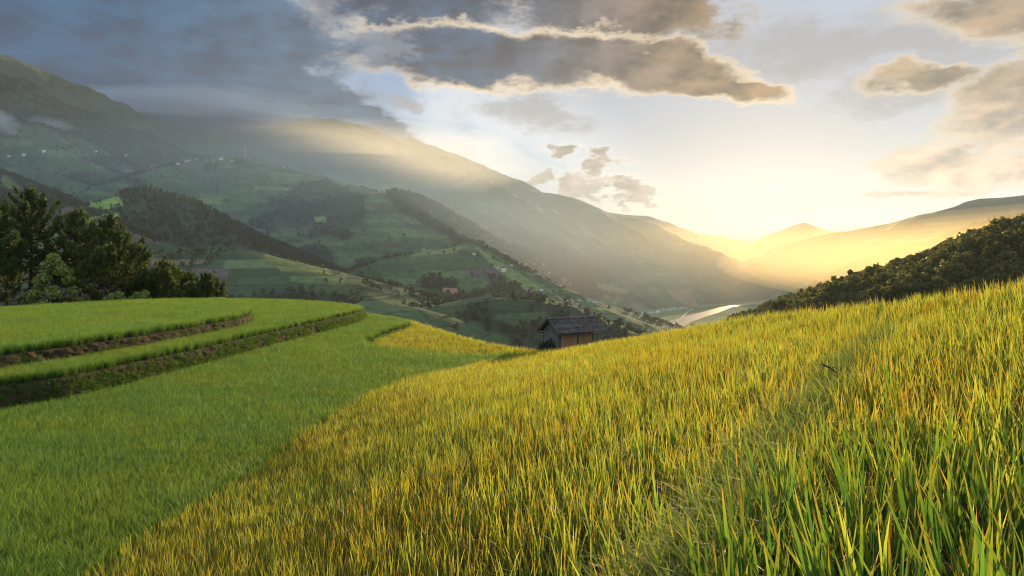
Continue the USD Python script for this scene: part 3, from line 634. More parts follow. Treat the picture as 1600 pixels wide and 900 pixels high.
# ------------------------------------------------------------------ trees of the valley
def leafy_tree(seed, H, R, n, leaf, cols, lobes=9, conifer=False, sides=5):
    """Trunk with limbs and a crown of many small leaf clumps. Returns (wood mesh), (crown mesh, tint)."""
    r = np.random.default_rng(seed)
    wood = []
    pts = np.array([[0, 0, 0], [r.normal(0, .02) * H, r.normal(0, .02) * H, .45 * H], [r.normal(0, .03) * H, r.normal(0, .03) * H, .85 * H]])
    def tube(p, r0, r1):
        p = np.asarray(p); k = len(p); rad = np.linspace(r0, r1, k); t = np.gradient(p, axis=0); t /= np.linalg.norm(t, axis=1, keepdims=True) + 1e-9
        a = np.cross(t, np.where(np.abs(t[:, 2:]) < .9, [0, 0, 1.], [1., 0, 0])); a /= np.linalg.norm(a, axis=1, keepdims=True); b = np.cross(t, a)
        an = np.arange(sides) * 2 * np.pi / sides
        v = (p[:, None] + rad[:, None, None] * (np.cos(an)[None, :, None] * a[:, None] + np.sin(an)[None, :, None] * b[:, None])).reshape(-1, 3)
        i, j = np.meshgrid(np.arange(k - 1), np.arange(sides), indexing='ij')
        f = np.stack([i * sides + j, i * sides + (j + 1) % sides, (i + 1) * sides + (j + 1) % sides, (i + 1) * sides + j], -1).reshape(-1, 4)
        return v, np.vstack([f[:, [0, 1, 2]], f[:, [0, 2, 3]]])
    wood.append(tube(pts, .028 * H, .008 * H))
    cen = []
    for k in range(lobes):
        u = (k + .5) / lobes; z = H * (.32 + .62 * u)
        rr = R * (1.05 - u) if conifer else R * math.sqrt(max(.05, 1 - (1.7 * u - .75) ** 2)) * .75
        a = k * 2.4 + r.uniform(-.5, .5); c = np.array([math.cos(a) * rr, math.sin(a) * rr, z + r.normal(0, .03) * H]); cen.append(c)
        wood.append(tube([pts[1] * (.6 + .5 * u), c * .6 + pts[1] * .4 * np.array([1, 1, 1]), c], .010 * H, .003 * H))
    cen = np.array(cen); V, Fc, T = [], [], []
    k = r.integers(0, lobes, n)
    rad = R * (.30 if conifer else .48)
    d = r.normal(0, 1, (n, 3)); d /= np.linalg.norm(d, axis=1, keepdims=True); d *= (r.random(n) ** .45)[:, None] * rad; d[:, 2] *= .72
    c = cen[k] + d
    nn = d / rad + r.normal(0, .55, (n, 3)) + [0, 0, .35]; nn /= np.linalg.norm(nn, axis=1, keepdims=True)
    a = np.cross(nn, r.normal(0, 1, (n, 3))); a /= np.linalg.norm(a, axis=1, keepdims=True); b = np.cross(nn, a)
    s_ = leaf * r.uniform(.6, 1.3, n)[:, None]
    v = np.stack([c - a * s_ * .6, c + b * s_ * .45 + nn * s_ * .1, c + a * s_ * .6, c - b * s_ * .45 + nn * s_ * .1], 1).reshape(-1, 3)
    i = np.arange(n) * 4; f = np.vstack([np.stack([i, i + 1, i + 2], 1), np.stack([i, i + 2, i + 3], 1)])
    tc = np.array(cols)[r.integers(0, len(cols), n)] * r.uniform(.8, 1.2, (n, 1)); t = np.repeat(tc, 4, 0)
    wv, wf, o = [], [], 0
    for x_, y_ in wood: wv.append(x_); wf.append(y_ + o); o += len(x_)
    return (np.vstack(wv), np.vstack(wf)), (v, f), t
M_BARK = simple('bark', (.055, .042, .032), .95, .3, 6.0, .1, .6, 14.0)
M_TREE = leaf_material('tree_foliage', .3, None)
M_RIDGE = leaf_material('backlit_foliage', .5, None)
M_PINE = leaf_material('pine_needles', .22, None)
WOODC = [(.030,.052,.018), (.040,.064,.020), (.026,.046,.018), (.055,.075,.022)]
def merged(seed, *a, **k):
    w, c, t = leafy_tree(seed, *a, **k)
    return (np.vstack([w[0], c[0]]), np.vstack([w[1], c[1] + len(w[0])])), np.vstack([np.repeat([[.05, .04, .03]], len(w[0]), 0), t]), M_TREE
if on('trees') and on('land'):
    r = np.random.default_rng(23)
    # woods on the hills across the valley
    tp = [merged(600 + k, 11, 3.6, 70, 2.0, [(.034,.062,.034), (.045,.076,.038), (.03,.055,.032), (.058,.088,.04)], 7, k % 3 == 2) for k in range(9)]
    n = 260000
    az = r.uniform(azs[0], azs[-1], n); rr = np.sqrt(r.uniform(500 ** 2, 3900 ** 2, n))
    px_, py_ = rr * np.sin(az), rr * np.cos(az)
    d, k = LANDTREE.query(np.stack([px_, py_], 1)); fo = LFOREST[k]; cv = LCOV[k]
    keep = (cv != 4) & (cv != 0) & (r.random(n) < np.where(fo > .5, .36, np.where(LHEDGE[k], .09, .004))) & (np.abs(np.degrees(az)) < 41)
    idx = np.nonzero(keep)[0]
    pos = np.column_stack([px_[idx], py_[idx], land_z(px_[idx], py_[idx]) - .5])
    instancer('distant_woods', tp, pos, r.uniform(0, 6.28, len(idx)), r.uniform(.65, 1.25, len(idx)), r.integers(0, 9, len(idx)), 'dark woods in patches over the hills across the valley', 'woods')
    print('distant trees', len(idx))
    # the wooded ridge
    tq = [leafy_tree(640 + k, 11, 3.9, 420, 1.05, [(.11,.13,.034),(.14,.15,.038),(.09,.11,.032),(.17,.17,.045)], 10, k % 4 == 3) for k in range(7)]
    n = 60000
    az = np.radians(r.uniform(8, 46, n)); rr = np.sqrt(r.uniform(180 ** 2, 1500 ** 2, n)); px_, py_ = rr * np.sin(az), rr * np.cos(az)
    d, k = LANDTREE.query(np.stack([px_, py_], 1)); keep = (LCOV[k] == 4) & (r.random(n) < .62)
    p = np.column_stack([px_[keep], py_[keep], land_z(px_[keep], py_[keep]) - .6]); sc = .45 + 1.0 * r.random(len(p)) ** 2; w = r.integers(0, 7, len(p)); yw = r.uniform(0, 6.28, len(p))
    sx_, sy_ = p[:, 0] / p[:, 1] * F + 800, HOR - (p[:, 2] + 8) / p[:, 1] * F
    cyr = np.interp(sx_, [c[0] for c in CREST][::-1], [c[1] for c in CREST][::-1])
    seen = (sx_ > 1150) & (sx_ < 1600) & (sy_ < cyr - 2)
    key = np.where(seen, sc * 11 / p[:, 1], 0); big = np.argsort(-key)[:300]
    rest = np.ones(len(p), bool); rest[big] = False
    instancer('ridge_wood', [((np.vstack([a[0], b[0]]), np.vstack([a[1], b[1] + len(a[0])])), np.vstack([np.repeat([[.05, .04, .03]], len(a[0]), 0), t]), M_RIDGE) for a, b, t in tq], p[rest], yw[rest], sc[rest], w[rest], 'thick wood covering the sunlit ridge beyond the golden field', 'woods')
    print('ridge trees', len(p), seen.sum())
    protos = []
    for k, (a, b, t) in enumerate(tq):
        c = UsdGeom.Xform.Define(stage, f'/World/Looks/ridge_tree_{k}'); stage.GetPrimAtPath(c.GetPath()).SetSpecifier(Sdf.SpecifierClass)
        obj('trunk', a, M_BARK, c.GetPrim(), smooth=True); obj('crown', b, M_RIDGE, c.GetPrim(), tint=t); protos.append(c.GetPrim())
    for k in big:
        copy_of(protos[w[k]], 'ridge_tree', 'pointed conifer standing in the wood on the ridge beyond the golden field' if w[k] % 4 == 3 else 'round crowned tree standing in the wood on the ridge beyond the golden field', 'tree', p[k], math.degrees(yw[k]), 'conifers of the wooded ridge' if w[k] % 4 == 3 else 'round trees of the wooded ridge', sc[k])

# ------------------------------------------------------------------ pines behind the terraces
def pine(seed, H, R, low, lean=(0, 0), flat=1.0, dens=1.0, side=(0, 0)):
    r = np.random.default_rng(seed)
    def tube(p, rad, sides=7):
        from_, k = np.asarray(p), len(p); t = np.gradient(from_, axis=0); t /= np.linalg.norm(t, axis=1, keepdims=True) + 1e-9
        a = np.cross(t, np.where(np.abs(t[:, 2:]) < .9, [0, 0, 1.], [1., 0, 0])); a /= np.linalg.norm(a, axis=1, keepdims=True); b = np.cross(t, a); an = np.arange(sides) * 2 * np.pi / sides
        v = (from_[:, None] + np.asarray(rad)[:, None, None] * (np.cos(an)[None, :, None] * a[:, None] + np.sin(an)[None, :, None] * b[:, None])).reshape(-1, 3)
        i, j = np.meshgrid(np.arange(k - 1), np.arange(sides), indexing='ij')
        f = np.stack([i * sides + j, i * sides + (j + 1) % sides, (i + 1) * sides + (j + 1) % sides, (i + 1) * sides + j], -1).reshape(-1, 4)
        return v, np.vstack([f[:, [0, 1, 2]], f[:, [0, 2, 3]]])
    u = np.linspace(0, 1, 12); tp = np.column_stack([lean[0] * u ** 1.5 + .12 * np.sin(u * 5 + seed), lean[1] * u ** 1.5 + .1 * np.cos(u * 4 + seed), H * u])
    trunk = tube(tp, .017 * H * (1 - u) ** .8 + .02)
    lv, lf, lo, tuft, td = [], [], 0, [], []
    nl = int(54 * dens)
    for k in range(nl):
        h = low + (1 - low) * (k + r.uniform(0, 1)) / nl; base = np.array([np.interp(h, u, tp[:, c]) for c in range(3)])
        w = (h - low) / (1 - low)
        L = R * (1.02 - w ** 1.5) * (.55 + .45 * min(1, w * 4 + .35)) * r.uniform(.42, 1.22) + .35
        a = k * 2.399 + r.uniform(-.4, .4); el = .10 + .75 * w + r.normal(0, .14)
        dirh = np.array([math.cos(a), math.sin(a), 0]); L *= 1 + .45 * (dirh[0] * side[0] + dirh[1] * side[1])
        s_ = np.linspace(0, 1, 6)[:, None]
        p = base + dirh * L * s_ * math.cos(el) + np.array([0, 0, 1]) * (L * s_ * math.sin(el) * (.5 + .5 * s_) + .22 * L * s_ ** 3 - .10 * L * s_ * (1 - s_))
        v, f = tube(p, np.linspace(.006 * H * (1.1 - .8 * w), .012, 6), 5); lv.append(v); lf.append(f + lo); lo += len(v)
        nt = int(L * 10 * dens) + 6
        for _ in range(nt):
            q = r.uniform(.22, 1.0) ** .6; c = np.array([np.interp(q, s_[:, 0], p[:, i]) for i in range(3)])
            sp = .19 * L * (1.15 - q) + .10
            off = np.array([-dirh[1], dirh[0], 0]) * r.normal(0, sp) + np.array([0, 0, 1]) * abs(r.normal(0, .16)) * flat + dirh * r.normal(0, .1)
            tuft.append(c + off); td.append(dirh * .5 + off * .6 + np.array([0, 0, .75]))
            if q > .7 and r.random() < .55:                     # upright young shoots
                for st_ in range(1, r.integers(2, 5)): tuft.append(c + off + dirh * .07 * st_ + np.array([0, 0, .21 * st_])); td.append(dirh * .25 + np.array([0, 0, 1.0]))
    c = np.array(tuft); dd = np.array(td); n = len(c); NN = 15
    dd /= np.linalg.norm(dd, axis=1, keepdims=True)
    c = np.repeat(c, NN, 0); d = np.repeat(dd, NN, 0) + r.normal(0, .55, (n * NN, 3)); d /= np.linalg.norm(d, axis=1, keepdims=True)
    ln = r.uniform(.26, .50, (n * NN, 1)); sd = np.cross(d, r.normal(0, 1, (n * NN, 3))); sd /= np.linalg.norm(sd, axis=1, keepdims=True)
    st = c + r.normal(0, .05, c.shape)
    V = np.stack([st - sd * .040, st + sd * .040, st + d * ln], 1).reshape(-1, 3); Fc = np.arange(len(V)).reshape(-1, 3)
    tone = np.repeat(r.uniform(.7, 1.25, n), NN)[:, None] * np.array([(.098, .145, .044)]) * r.uniform(.85, 1.15, (n * NN, 1))
    warm = np.repeat(r.random(n) < .16, NN)[:, None]; tone = np.where(warm, tone * [2.0, 1.65, 1.1], tone)
    T = np.repeat(tone, 3, 0)
    return trunk, (np.vstack(lv), np.vstack(lf)), (V, Fc), T
def put_pine(px, Y, top, seed, R, low, label, **kw):
    base = P(px, HOR, Y); z0 = -7.9
    H = (HOR - top) / F * Y - z0
    tr, li, cr_, t = pine(seed, H, R, low, **kw)
    o = thing('pine_tree', label, 'pine tree', (base[0], base[1], z0), 0, None)
    obj('trunk', tr, M_BARK, o, smooth=True); obj('branches', li, M_BARK, o, smooth=True); obj('crown', cr_, M_PINE, o, tint=t)
if on('pines'):
    put_pine(-12, 78, 325, 41, 3.6, .42, 'tall dark pine partly cut off by the left edge of the photo', side=(.3, 0))
    put_pine(47, 84, 307, 42, 5.3, .40, 'tallest dark pine with a bare lower trunk behind the pale young tree')
    put_pine(124, 87, 342, 43, 4.8, .34, 'dark pine between the tallest pine and the broad spreading one')
    put_pine(166, 82, 358, 44, 5.4, .25, 'broad spreading dark pine with a bent low branch', side=(.55, 0), flat=1.3, dens=1.2)
    put_pine(205, 90, 394, 48, 4.4, .18, 'lower bushy pine half hidden by the broad spreading pine', dens=1.1)
    put_pine(258, 84, 424, 45, 3.5, .12, 'small rounded pine right of the broad spreading pine', flat=1.5, dens=1.3)
    put_pine(294, 90, 440, 49, 2.6, .12, 'low rounded pine between two other small pines', flat=1.5, dens=1.3)
    put_pine(326, 86, 444, 46, 2.4, .12, 'smallest pine at the right end of the row behind the terraces', flat=1.5, dens=1.4)
    put_pine(12, 95, 385, 47, 4.6, .2, 'dim low pine in the shade behind the tallest pine', dens=.9)
    PALEC = [(.26,.32,.075), (.19,.27,.065), (.33,.38,.10)]
    w_, c_, t_ = leafy_tree(700, 8.7, 2.5, 5200, .26, PALEC, 26, True)
    b_ = P(86, HOR, 76); o = thing('young_tree', 'pale green bushy young tree in front of the dark pines', 'tree', (b_[0], b_[1], -7.6))
    obj('trunk', w_, M_BARK, o, smooth=True); obj('crown', c_, M_TREE, o, tint=t_)
    for px, Y, h, lab in ((180, 76.5, 1.7, 'low pale bush at the terrace edge under the broad pine'), (222, 77, 1.9, 'pale bush at the terrace edge below the small pines')):
        w_, c_, t_ = leafy_tree(710 + px, h, 1.1, 900, .16, PALEC, 9); b_ = P(px, HOR, Y)
        o = thing('bush', lab, 'bush', (b_[0], b_[1], -5.15)); obj('stem', w_, M_BARK, o, smooth=True); obj('leaves', c_, M_TREE, o, tint=t_)

# ------------------------------------------------------------------ the field hut
def wood_mat(name, c, c2, sc=(1, 1, 14)):
    g = Graph(); p = g.add('texture_coordinate', 'object'); mp = g.add('mapping', 'vector', vector=p, scale=(14.0, 14.0, 1.2))
    n = g.add('noise_texture', 'fac', vector=mp, scale=1.6, detail=6.0, roughness=.65); n2 = g.add('noise_texture', 'fac', vector=p, scale=1.3, detail=3.0)
    r_ = g.add('geometry', 'random_per_island')
    cc = g.mix(g.rng(n, .3, .7), c, c2); cc = g.add('hsv', 'color', hue=.5, saturation=1.0, value=g.rng(g.m('add', g.m('multiply', n2, .6), g.m('multiply', r_, .4)), .2, .8, .65, 1.3, False), fac=1.0, color=cc)
    return g.make(name, surface=g.add('principled_bsdf', 'BSDF', base_color=cc, roughness=.85, specular_ior_level=.2, normal=g.add('bump', 'normal', height=n, strength=.5, distance=.01)))
def box(x0, y0, z0, x1, y1, z1, ch=.008):
    m = trimesh.creation.box(bounds=[[x0, y0, z0], [x1, y1, z1]]); return m
if on('hut'):
    M_GREYWOOD = wood_mat('weathered_grey_boards', (.17, .165, .15), (.26, .25, .225)); M_BROWNWOOD = wood_mat('brown_panel_wood', (.25, .135, .06), (.34, .19, .085)); M_POST = wood_mat('dark_posts', (.075, .06, .05), (.12, .10, .08))
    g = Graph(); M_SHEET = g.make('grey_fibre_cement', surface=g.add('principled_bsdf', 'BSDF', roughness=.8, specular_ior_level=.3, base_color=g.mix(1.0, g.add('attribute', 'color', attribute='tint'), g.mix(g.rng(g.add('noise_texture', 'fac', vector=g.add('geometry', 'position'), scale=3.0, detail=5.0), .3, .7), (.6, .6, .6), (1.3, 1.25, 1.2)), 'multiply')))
    hut = thing('field_hut', 'small wooden field hut with a dark corrugated tiled roof in the rice', 'hut', HUT_AT, HUT_YAW)
    HZ = 2.05                                           # eaves above the floor
    Lx0, Lx1, Wy = -1.72, 1.45, 1.08                    # walls: left gable, right end, half depth
    rise, half = 1.02, 1.36                             # roof
    slope_at = lambda yy: HZ + rise * (1 - abs(yy) / half)
    # front wall: two brown panels between posts; boards inside each
    r = np.random.default_rng(5)
    for xa, xb in ((Lx0 + .10, -.10), (.02, Lx1 - .12)):
        nb = 3; w_ = (xb - xa) / nb
        for k in range(nb): obj('wall_panel', box(xa + k * w_ + .006, -Wy - .015 + r.uniform(0, .008), .05, xa + (k + 1) * w_ - .006, -Wy + .02, HZ + .12), M_BROWNWOOD, hut)
    for xx in (Lx0, -.10, Lx1 - .12): obj('post', box(xx, -Wy - .05, -.1, xx + .12, -Wy + .06, HZ + .16), M_POST, hut)
    for xx in (Lx0, Lx1 - .12): obj('post', box(xx, Wy - .06, -.1, xx + .12, Wy + .05, HZ + .16), M_POST, hut)
    for yy, xx in ((1, Lx0), (1, Lx1)):
        pass
    # gable walls of upright boards reaching up to the rafters
    for gx_, sgn in ((Lx0, -1), (Lx1, 1)):
        nb = 11; w_ = 2 * (Wy - .06) / nb
        for k in range(nb):
            ya = -Wy + .06 + k * w_ + .007; yb = ya + w_ - .014; o_ = r.uniform(0, .018) * sgn
            za, zb = slope_at(ya) - .09, slope_at(yb) - .09
            x0_, x1_ = sorted((gx_ + o_, gx_ + o_ - sgn * .025))
            v = np.array([[x0_, ya, .03], [x0_, yb, .03], [x0_, yb, zb], [x0_, ya, za], [x1_, ya, .03], [x1_, yb, .03], [x1_, yb, zb], [x1_, ya, za]])
            obj('gable_board', trimesh.convex.convex_hull(v), M_GREYWOOD, hut)
    nb = 8; w_ = (Lx1 - Lx0 - .24) / nb
    for k in range(nb): obj('back_board', box(Lx0 + .12 + k * w_ + .006, Wy - .02, .03, Lx0 + .12 + (k + 1) * w_ - .006, Wy + .012, HZ + .12), M_GREYWOOD, hut)
    # rafters and purlins under the roof
    X0, X1 = -2.12, 2.38
    for yy, zz in ((-1.30, slope_at(1.30) - .10), (1.30, slope_at(1.30) - .10), (0, HZ + rise - .15)): obj('purlin', box(X0 + .06, yy - .04, zz - .08, X1 - .06, yy + .04, zz), M_POST, hut)
    # three courses of corrugated sheets on each side
    xs_n = 5; sw = (X1 - X0) / xs_n
    for sy in (-1, 1):
        for c_ in range(3):
            u0, u1 = c_ / 3, (c_ + 1) / 3 + .045
            for k in range(xs_n):
                xx = np.linspace(X0 + k * sw - (.03 if k else 0), X0 + (k + 1) * sw, 43)
                ph = np.cos((xx - X0) / .20 * 2 * np.pi) * .050
                rows = []
                for t_, off in ((u0, 0), ((u0 + u1) / 2, 0), (u1, 0)):
                    d_ = t_ * half; lift = .03 + .05 * (t_ - u0) * 3 + (.004 if k % 2 else 0) + r.normal(0, .003)
                    rows.append(np.column_stack([xx, np.full(43, sy * d_), HZ + rise * (1 - t_) + ph + lift]))
                top = np.vstack(rows); bot = top - [0, 0, .014]
                V = np.vstack([top, bot]); i, j = np.meshgrid(np.arange(2), np.arange(42), indexing='ij'); a_ = (i * 43 + j).ravel()
                f = np.stack([a_, a_ + 1, a_ + 44, a_ + 43], 1); fb = f[:, ::-1] + 129
                e = np.arange(42); fe = np.stack([86 + e, 86 + e + 1, 86 + e + 1 + 129, 86 + e + 129], 1); fs = np.array([[0, 43, 43 + 129, 129], [43, 86, 86 + 129, 43 + 129]]); fs2 = fs + 42
                wv = np.tile(.5 + .5 * np.cos((xx - X0) / .20 * 2 * np.pi), 6)[:, None] ** 1.5; tn = r.uniform(.8, 1.2)  # light and shade of the corrugations put into the sheet tint
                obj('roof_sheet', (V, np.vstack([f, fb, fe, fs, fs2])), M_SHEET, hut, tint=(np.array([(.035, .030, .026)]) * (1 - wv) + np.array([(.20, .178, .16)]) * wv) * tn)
    an = np.linspace(0, np.pi, 7); rc = []
    for xx in np.linspace(X0 - .02, X1 + .02, 40): rc.append(np.column_stack([np.full(7, xx), np.cos(an) * .12, HZ + rise + .02 + np.sin(an) * .085 + .006 * math.sin(xx * 40)]))
    V = np.vstack(rc); i, j = np.meshgrid(np.arange(39), np.arange(6), indexing='ij'); a_ = (i * 7 + j).ravel()
    obj('ridge_cap', (V, np.stack([a_, a_ + 7, a_ + 8, a_ + 1], 1)), M_SHEET, hut, smooth=True, tint=np.full((len(V), 3), .09))
    fin = trimesh.util.concatenate([trimesh.creation.cylinder(.05, segment=[[X1 - .12, 0, HZ + rise], [X1 - .16, 0, HZ + rise + .22]], sections=8), trimesh.creation.cylinder(.035, segment=[[X1 - .16, 0, HZ + rise + .2], [X1 - .06, 0, HZ + rise + .38]], sections=8)])
    obj('roof_finial', fin, M_POST, hut)
    for sy in (-1, 1):
        for xx in (X0 + .03, X1 - .03):
            v = np.array([[xx + a, sy * d_, slope_at(d_) + z_] for a in (-.02, .02) for d_ in (0.02, half - .02) for z_ in (-.13, -.045)])
            obj('bargeboard', trimesh.convex.convex_hull(v), M_POST, hut)
    w_, c_, t_ = leafy_tree(720, 1.9, .75, 500, .12, [(.03,.032,.02), (.04,.035,.022)], 12)
    lo = np.array([math.cos(math.radians(HUT_YAW)), math.sin(math.radians(HUT_YAW))]); q = HUT_AT[:2] - lo * 2.15 + np.array([.1, -.3])
    o = thing('shrub', 'dark twiggy shrub against the gable end of the hut', 'shrub', (q[0], q[1], -7.6)); obj('stem', w_, M_BARK, o, smooth=True); obj('leaves', c_, M_TREE, o, tint=t_)
    # a broken stick in the weeds
    q = hit(1297, 575); v, f = trimesh.creation.cylinder(1, 1).vertices, None
    cyl = lambda a, b, r_: trimesh.creation.cylinder(r_, segment=[a, b], sections=8)
    st = trimesh.util.concatenate([cyl([-.09, 0, .09], [.0, 0, .05], .010), cyl([0, 0, .05], [.11, .02, -.03], .008), cyl([.02, 0, .045], [.06, -.02, .07], .004)])
    s_o = obj('stick', st, M_POST, label='short broken dark stick lying on the weeds between the rice plots', cat='stick')
    UsdGeom.Xformable(s_o).AddTranslateOp().Set(Gf.Vec3d(*map(float, q + [0, 0, -.05])))

# ------------------------------------------------------------------ houses and the mast across the valley
if on('village') and on('land'):
    r = np.random.default_rng(31)
    M_WHITE = simple('white_wall', (.72, .70, .66), .9, .06, .3); ROOFS = [simple('blue_tin_roof', (.22, .27, .36), .5, .1, .3), simple('rust_roof', (.30, .16, .11), .7, .2, .3), simple('pale_tin_roof', (.55, .55, .55), .45, .1, .3), simple('grey_tile_roof', (.16, .155, .15), .8, .2, .3)]
    M_PANE = simple('dark_window', (.03, .035, .045), .2, .1, 1.0, .5)
    kinds = []
    for k, (L, W, H, rf) in enumerate(((15, 9, 5.5, 0), (13, 8, 5, 1), (17, 10, 8.5, 2), (12, 8, 4.5, 3), (14, 10, 7.5, 1))):
        c = UsdGeom.Xform.Define(stage, f'/World/Looks/house_{k}'); c.GetPrim().SetSpecifier(Sdf.SpecifierClass); p_ = c.GetPrim()
        v = np.array([[sx * L / 2, sy * W / 2, z] for sx in (-1, 1) for sy in (-1, 1) for z in (-4, H)] + [[sx * L / 2, 0, H + W * .28] for sx in (-1, 1)])
        obj('wall', trimesh.convex.convex_hull(v), M_WHITE, p_)
        e = .8; zz = H - e * .56; rv = np.array([[-L/2-e, -W/2-e, zz], [L/2+e, -W/2-e, zz], [L/2+e, 0, H + W*.28 + .25], [-L/2-e, 0, H + W*.28 + .25], [-L/2-e, W/2+e, zz], [L/2+e, W/2+e, zz]]); rv2 = rv - [0, 0, .22]
        fr = np.array([[0, 1, 2, 3], [3, 2, 5, 4]]); obj('roof', (np.vstack([rv, rv2]), np.vstack([fr, fr[:, ::-1] + 6, [[0, 6, 7, 1], [4, 5, 11, 10], [0, 3, 9, 6], [3, 4, 10, 9], [1, 7, 8, 2], [2, 8, 11, 5]]])), ROOFS[rf], p_)
        for q in range(3): obj('window', box(-L/2 + L*(.18 + .3*q), -W/2 - .06, H*.45, -L/2 + L*(.18 + .3*q) + 1.6, -W/2 + .1, H*.45 + 1.6), M_PANE, p_)
        obj('door', box(-.7 + L*.12, -W/2 - .07, -.5, .7 + L*.12, -W/2 + .1, 2.1), ROOFS[1], p_)
        kinds.append(p_)
    LOOK = ['blue roofed', 'rust roofed', 'tall pale roofed', 'low grey roofed', 'tall rust roofed']
    def house(pos, label, group, sc=1.0):
        k = int(r.integers(0, 5)); label, group = (label.replace('LOOK', LOOK[k]), group.replace('LOOK', LOOK[k])); copy_of(kinds[k], 'house', label, 'house', pos, r.uniform(-40, 60), group, sc * r.uniform(.8, 1.15))
    # along the road on the valley floor
    spots = []
    road = LineString(fp((1002,520),(989,508),(985,500),(1000,493),(1022,489),(1048,484.5),(1066,481.5)))
    tries = 0
    while len(spots) < 74 and tries < 4000:
        tries += 1
        t = r.random() ** 1.1; q = np.array(road.interpolate(t, normalized=True).coords[0]); a = r.normal(0, 1, 2); q2 = q + a / np.linalg.norm(a) * r.uniform(16, 110 if t < .55 else 45)
        if q2[0] > q[0] + 15 and t < .9: continue
        if all(np.hypot(*(q2 - s_)) > 17 for s_ in spots) and road.distance(Point(q2)) > 14: spots.append(q2)
    for q in spots: house((q[0], q[1], land_z(q[:1], q[1:2])[0] + .3), 'LOOK house of the village strung along the valley road', 'LOOK village houses along the valley road')
    groups = {'white house on the lit spur above the village': [(845,456),(880,474),(884,476),(921,472),(925,473),(930,475),(935,477),(905,470),(893,470),(918,470)],
              'farmhouse in the fields below the middle ridge': [(740,399),(800,416),(786,424),(826,456),(832,458),(777,420)],
              'farmhouse in the group of white houses high on the spur': [(780,368),(788,370),(796,371),(783,371)],
              'white house of the hamlet below the mast ridge': [(283,252),(290,254),(296,252),(278,258),(305,249),(313,247),(322,247),(330,246),(370,253),(345,251),(362,254)],
              'lone farmhouse on the slope under the mountain': [(150,240),(177,218),(68,238),(38,246),(15,247),(197,245)]}
    for lab, lst in groups.items():
        ords = ['leftmost', 'second', 'third', 'fourth', 'fifth', 'sixth', 'seventh', 'eighth', 'ninth', 'tenth', 'eleventh']
        for q_i, p in enumerate(sorted(lst)):
            q = land_hit(*p); o_ = ords[q_i] + (' from the left' if q_i else '')
            if q is not None: house(q + [0, 0, .3], f'{lab}, {o_}', lab.replace('house', 'houses', 1), .62)
    # mast on the ridge
    q = land_hit(383, 246); MH = 44.0; M_MAST = simple('white_painted_steel', (.75, .72, .68), .5, .05, .1)
    o = thing('radio_mast', 'tall pale radio mast standing on the ridge above the hamlet', 'mast', q)
    wd = lambda z: 2.6 * (1 - z / MH) + .8
    for k in range(4):
        sx, sy = (-1, 1)[k & 1], (-1, 1)[k >> 1]; obj('leg', trimesh.creation.cylinder(.32, segment=[[sx * wd(0), sy * wd(0), -3], [sx * wd(MH), sy * wd(MH), MH]], sections=6), M_MAST, o)
    br = []
    zs = np.linspace(1, MH - 1, 13)
    for za, zb in zip(zs[:-1], zs[1:]):
        cs = [(-1, -1), (1, -1), (1, 1), (-1, 1)]
        for (ax, ay), (bx_, by_) in zip(cs, cs[1:] + cs[:1]):
            br += [cyl([ax * wd(za), ay * wd(za), za], [bx_ * wd(zb), by_ * wd(zb), zb], .16), cyl([ax * wd(zb), ay * wd(zb), zb], [bx_ * wd(zb), by_ * wd(zb), zb], .16)] if on('hut') else []
    if br: obj('bracing', trimesh.util.concatenate(br), M_MAST, o)
    obj('antenna', trimesh.creation.cylinder(.3, segment=[[0, 0, MH - 1], [0, 0, MH + 7]], sections=6), M_MAST, o)

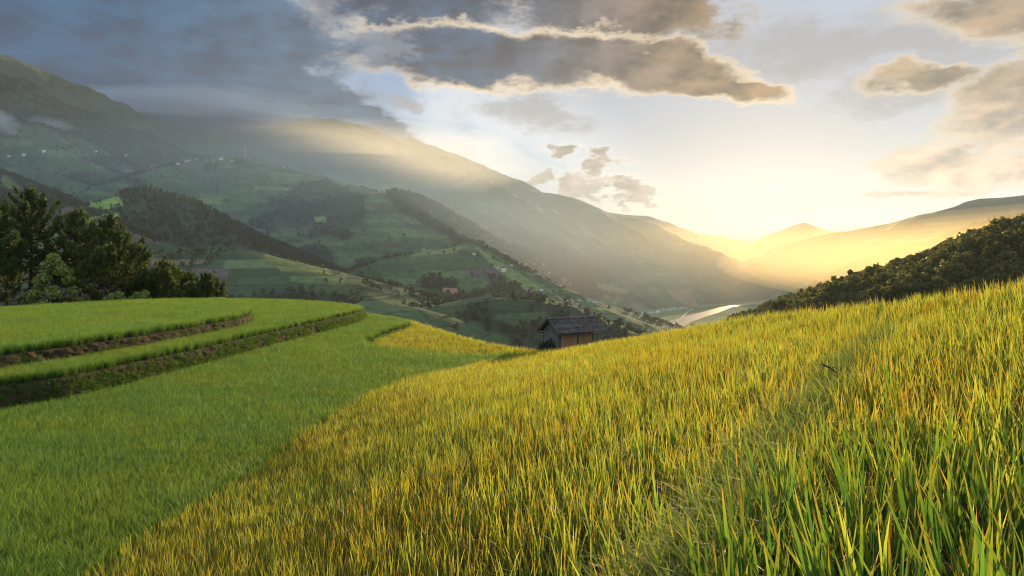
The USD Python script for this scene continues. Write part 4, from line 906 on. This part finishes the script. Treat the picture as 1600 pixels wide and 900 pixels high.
# ------------------------------------------------------------------ mist and smoke lying on the slopes
def puff(name, px, py, Y, rx, ry, depth, density, color, label, g_=.3, seed=0, lump=.25, shells=6):
    """Mist that thins outwards: closed bodies one inside the other, each of even density."""
    if name == 'smoke':
        q = land_hit(px, py); Y = q[1] - depth * 1.3 if q is not None else Y
    c = P(px, py, Y); s_ = Y / F
    m = trimesh.creation.icosphere(4); v = np.array(m.vertices)
    v = v * (1 + lump * 2 * (fbm(v * 1.6 + seed * 7.1, 4, seed) - .5))[:, None]
    gg = Graph(); key = 'air_' + name + str(seed)
    mt = gg.make(key, volume=gg.add('principled_volume', 'volume', color=color, density=density / shells, anisotropy=g_))
    V, Fc = [], []
    for k in range(shells):
        f_ = 1.4 - 1.1 * k / max(shells - 1, 1) if shells > 1 else 1.0
        V.append(v * [rx * s_ * f_, depth * f_, ry * s_ * f_] + c)
    o = thing(name, label, 'mist' if name != 'smoke' else 'smoke', kind='stuff')
    for k in range(shells): obj('layer', (V[k], m.faces), mt, o, smooth=True)
if on('mist'):
    puff('mist', 560, 258, 3900, 190, 42, 500, 9e-4, (.98, .95, .9), 'warm sunlit mist lying behind the mast ridge', .5, 1)
    puff('mist', 440, 235, 4100, 160, 34, 500, 5e-4, (.98, .95, .9), 'thin pale mist above the mast on the mountain side', .5, 2)
    puff('valley_mist', 1270, 428, 7000, 560, 60, 2550, 5.5e-4, (1.0, .76, .40), 'golden mist filling the far end of the valley', .4, 7, 0, 10)
    puff('valley_mist', 1600, 410, 640, 280, 60, 400, 2.8e-3, (1.0, .82, .48), 'golden haze hanging over the wooded ridge', .45, 6, 0, 10)
    puff('valley_mist', 760, 395, 3400, 330, 80, 1300, 2.2e-4, (.80, .88, .92), 'pale haze in front of the long mountain beyond the hut', .2, 11, 0, 8)
    puff('valley_mist', 380, 345, 2600, 430, 105, 1000, 3.6e-4, (.50, .76, 1.0), 'cool blue haze lying over the hills across the valley', 0.0, 10, 0)
    puff('cloud', 268, 174, 4150, 165, 24, 260, 7e-3, (.26, .40, .66), 'dark grey cloud lying along the mountain crest', 0.0, 8, .45)  # the cloud's own shade is put into its dark albedo
    puff('smoke', 4, 192, 2600, 12, 14, 50, 3.5e-2, (.95, .97, 1), 'white smoke puff on the slope at the edge of the photo', .1, 3, .75)
    puff('smoke', 78, 196, 2650, 26, 10, 60, 6e-3, (.95, .97, 1), 'thin drifting smoke beside the white puff', .1, 4, .6)
    puff('smoke', 398, 363, 1900, 12, 7, 30, 1.2e-2, (.95, .97, 1), 'small wisp of smoke rising in the wooded gully', .1, 5, .6)

# the air: one closed box of even, pale haze
if on('haze'):
    g = Graph()
    m = g.make('air', volume=g.add('principled_volume', 'volume', color=(.74, .86, 1.0), density=2.8e-5, anisotropy=0.36))
    hb = trimesh.creation.box(bounds=[[-9000, -400, -300], [9000, 10700, 1250]])
    obj('haze', hb, m, kind='stuff')
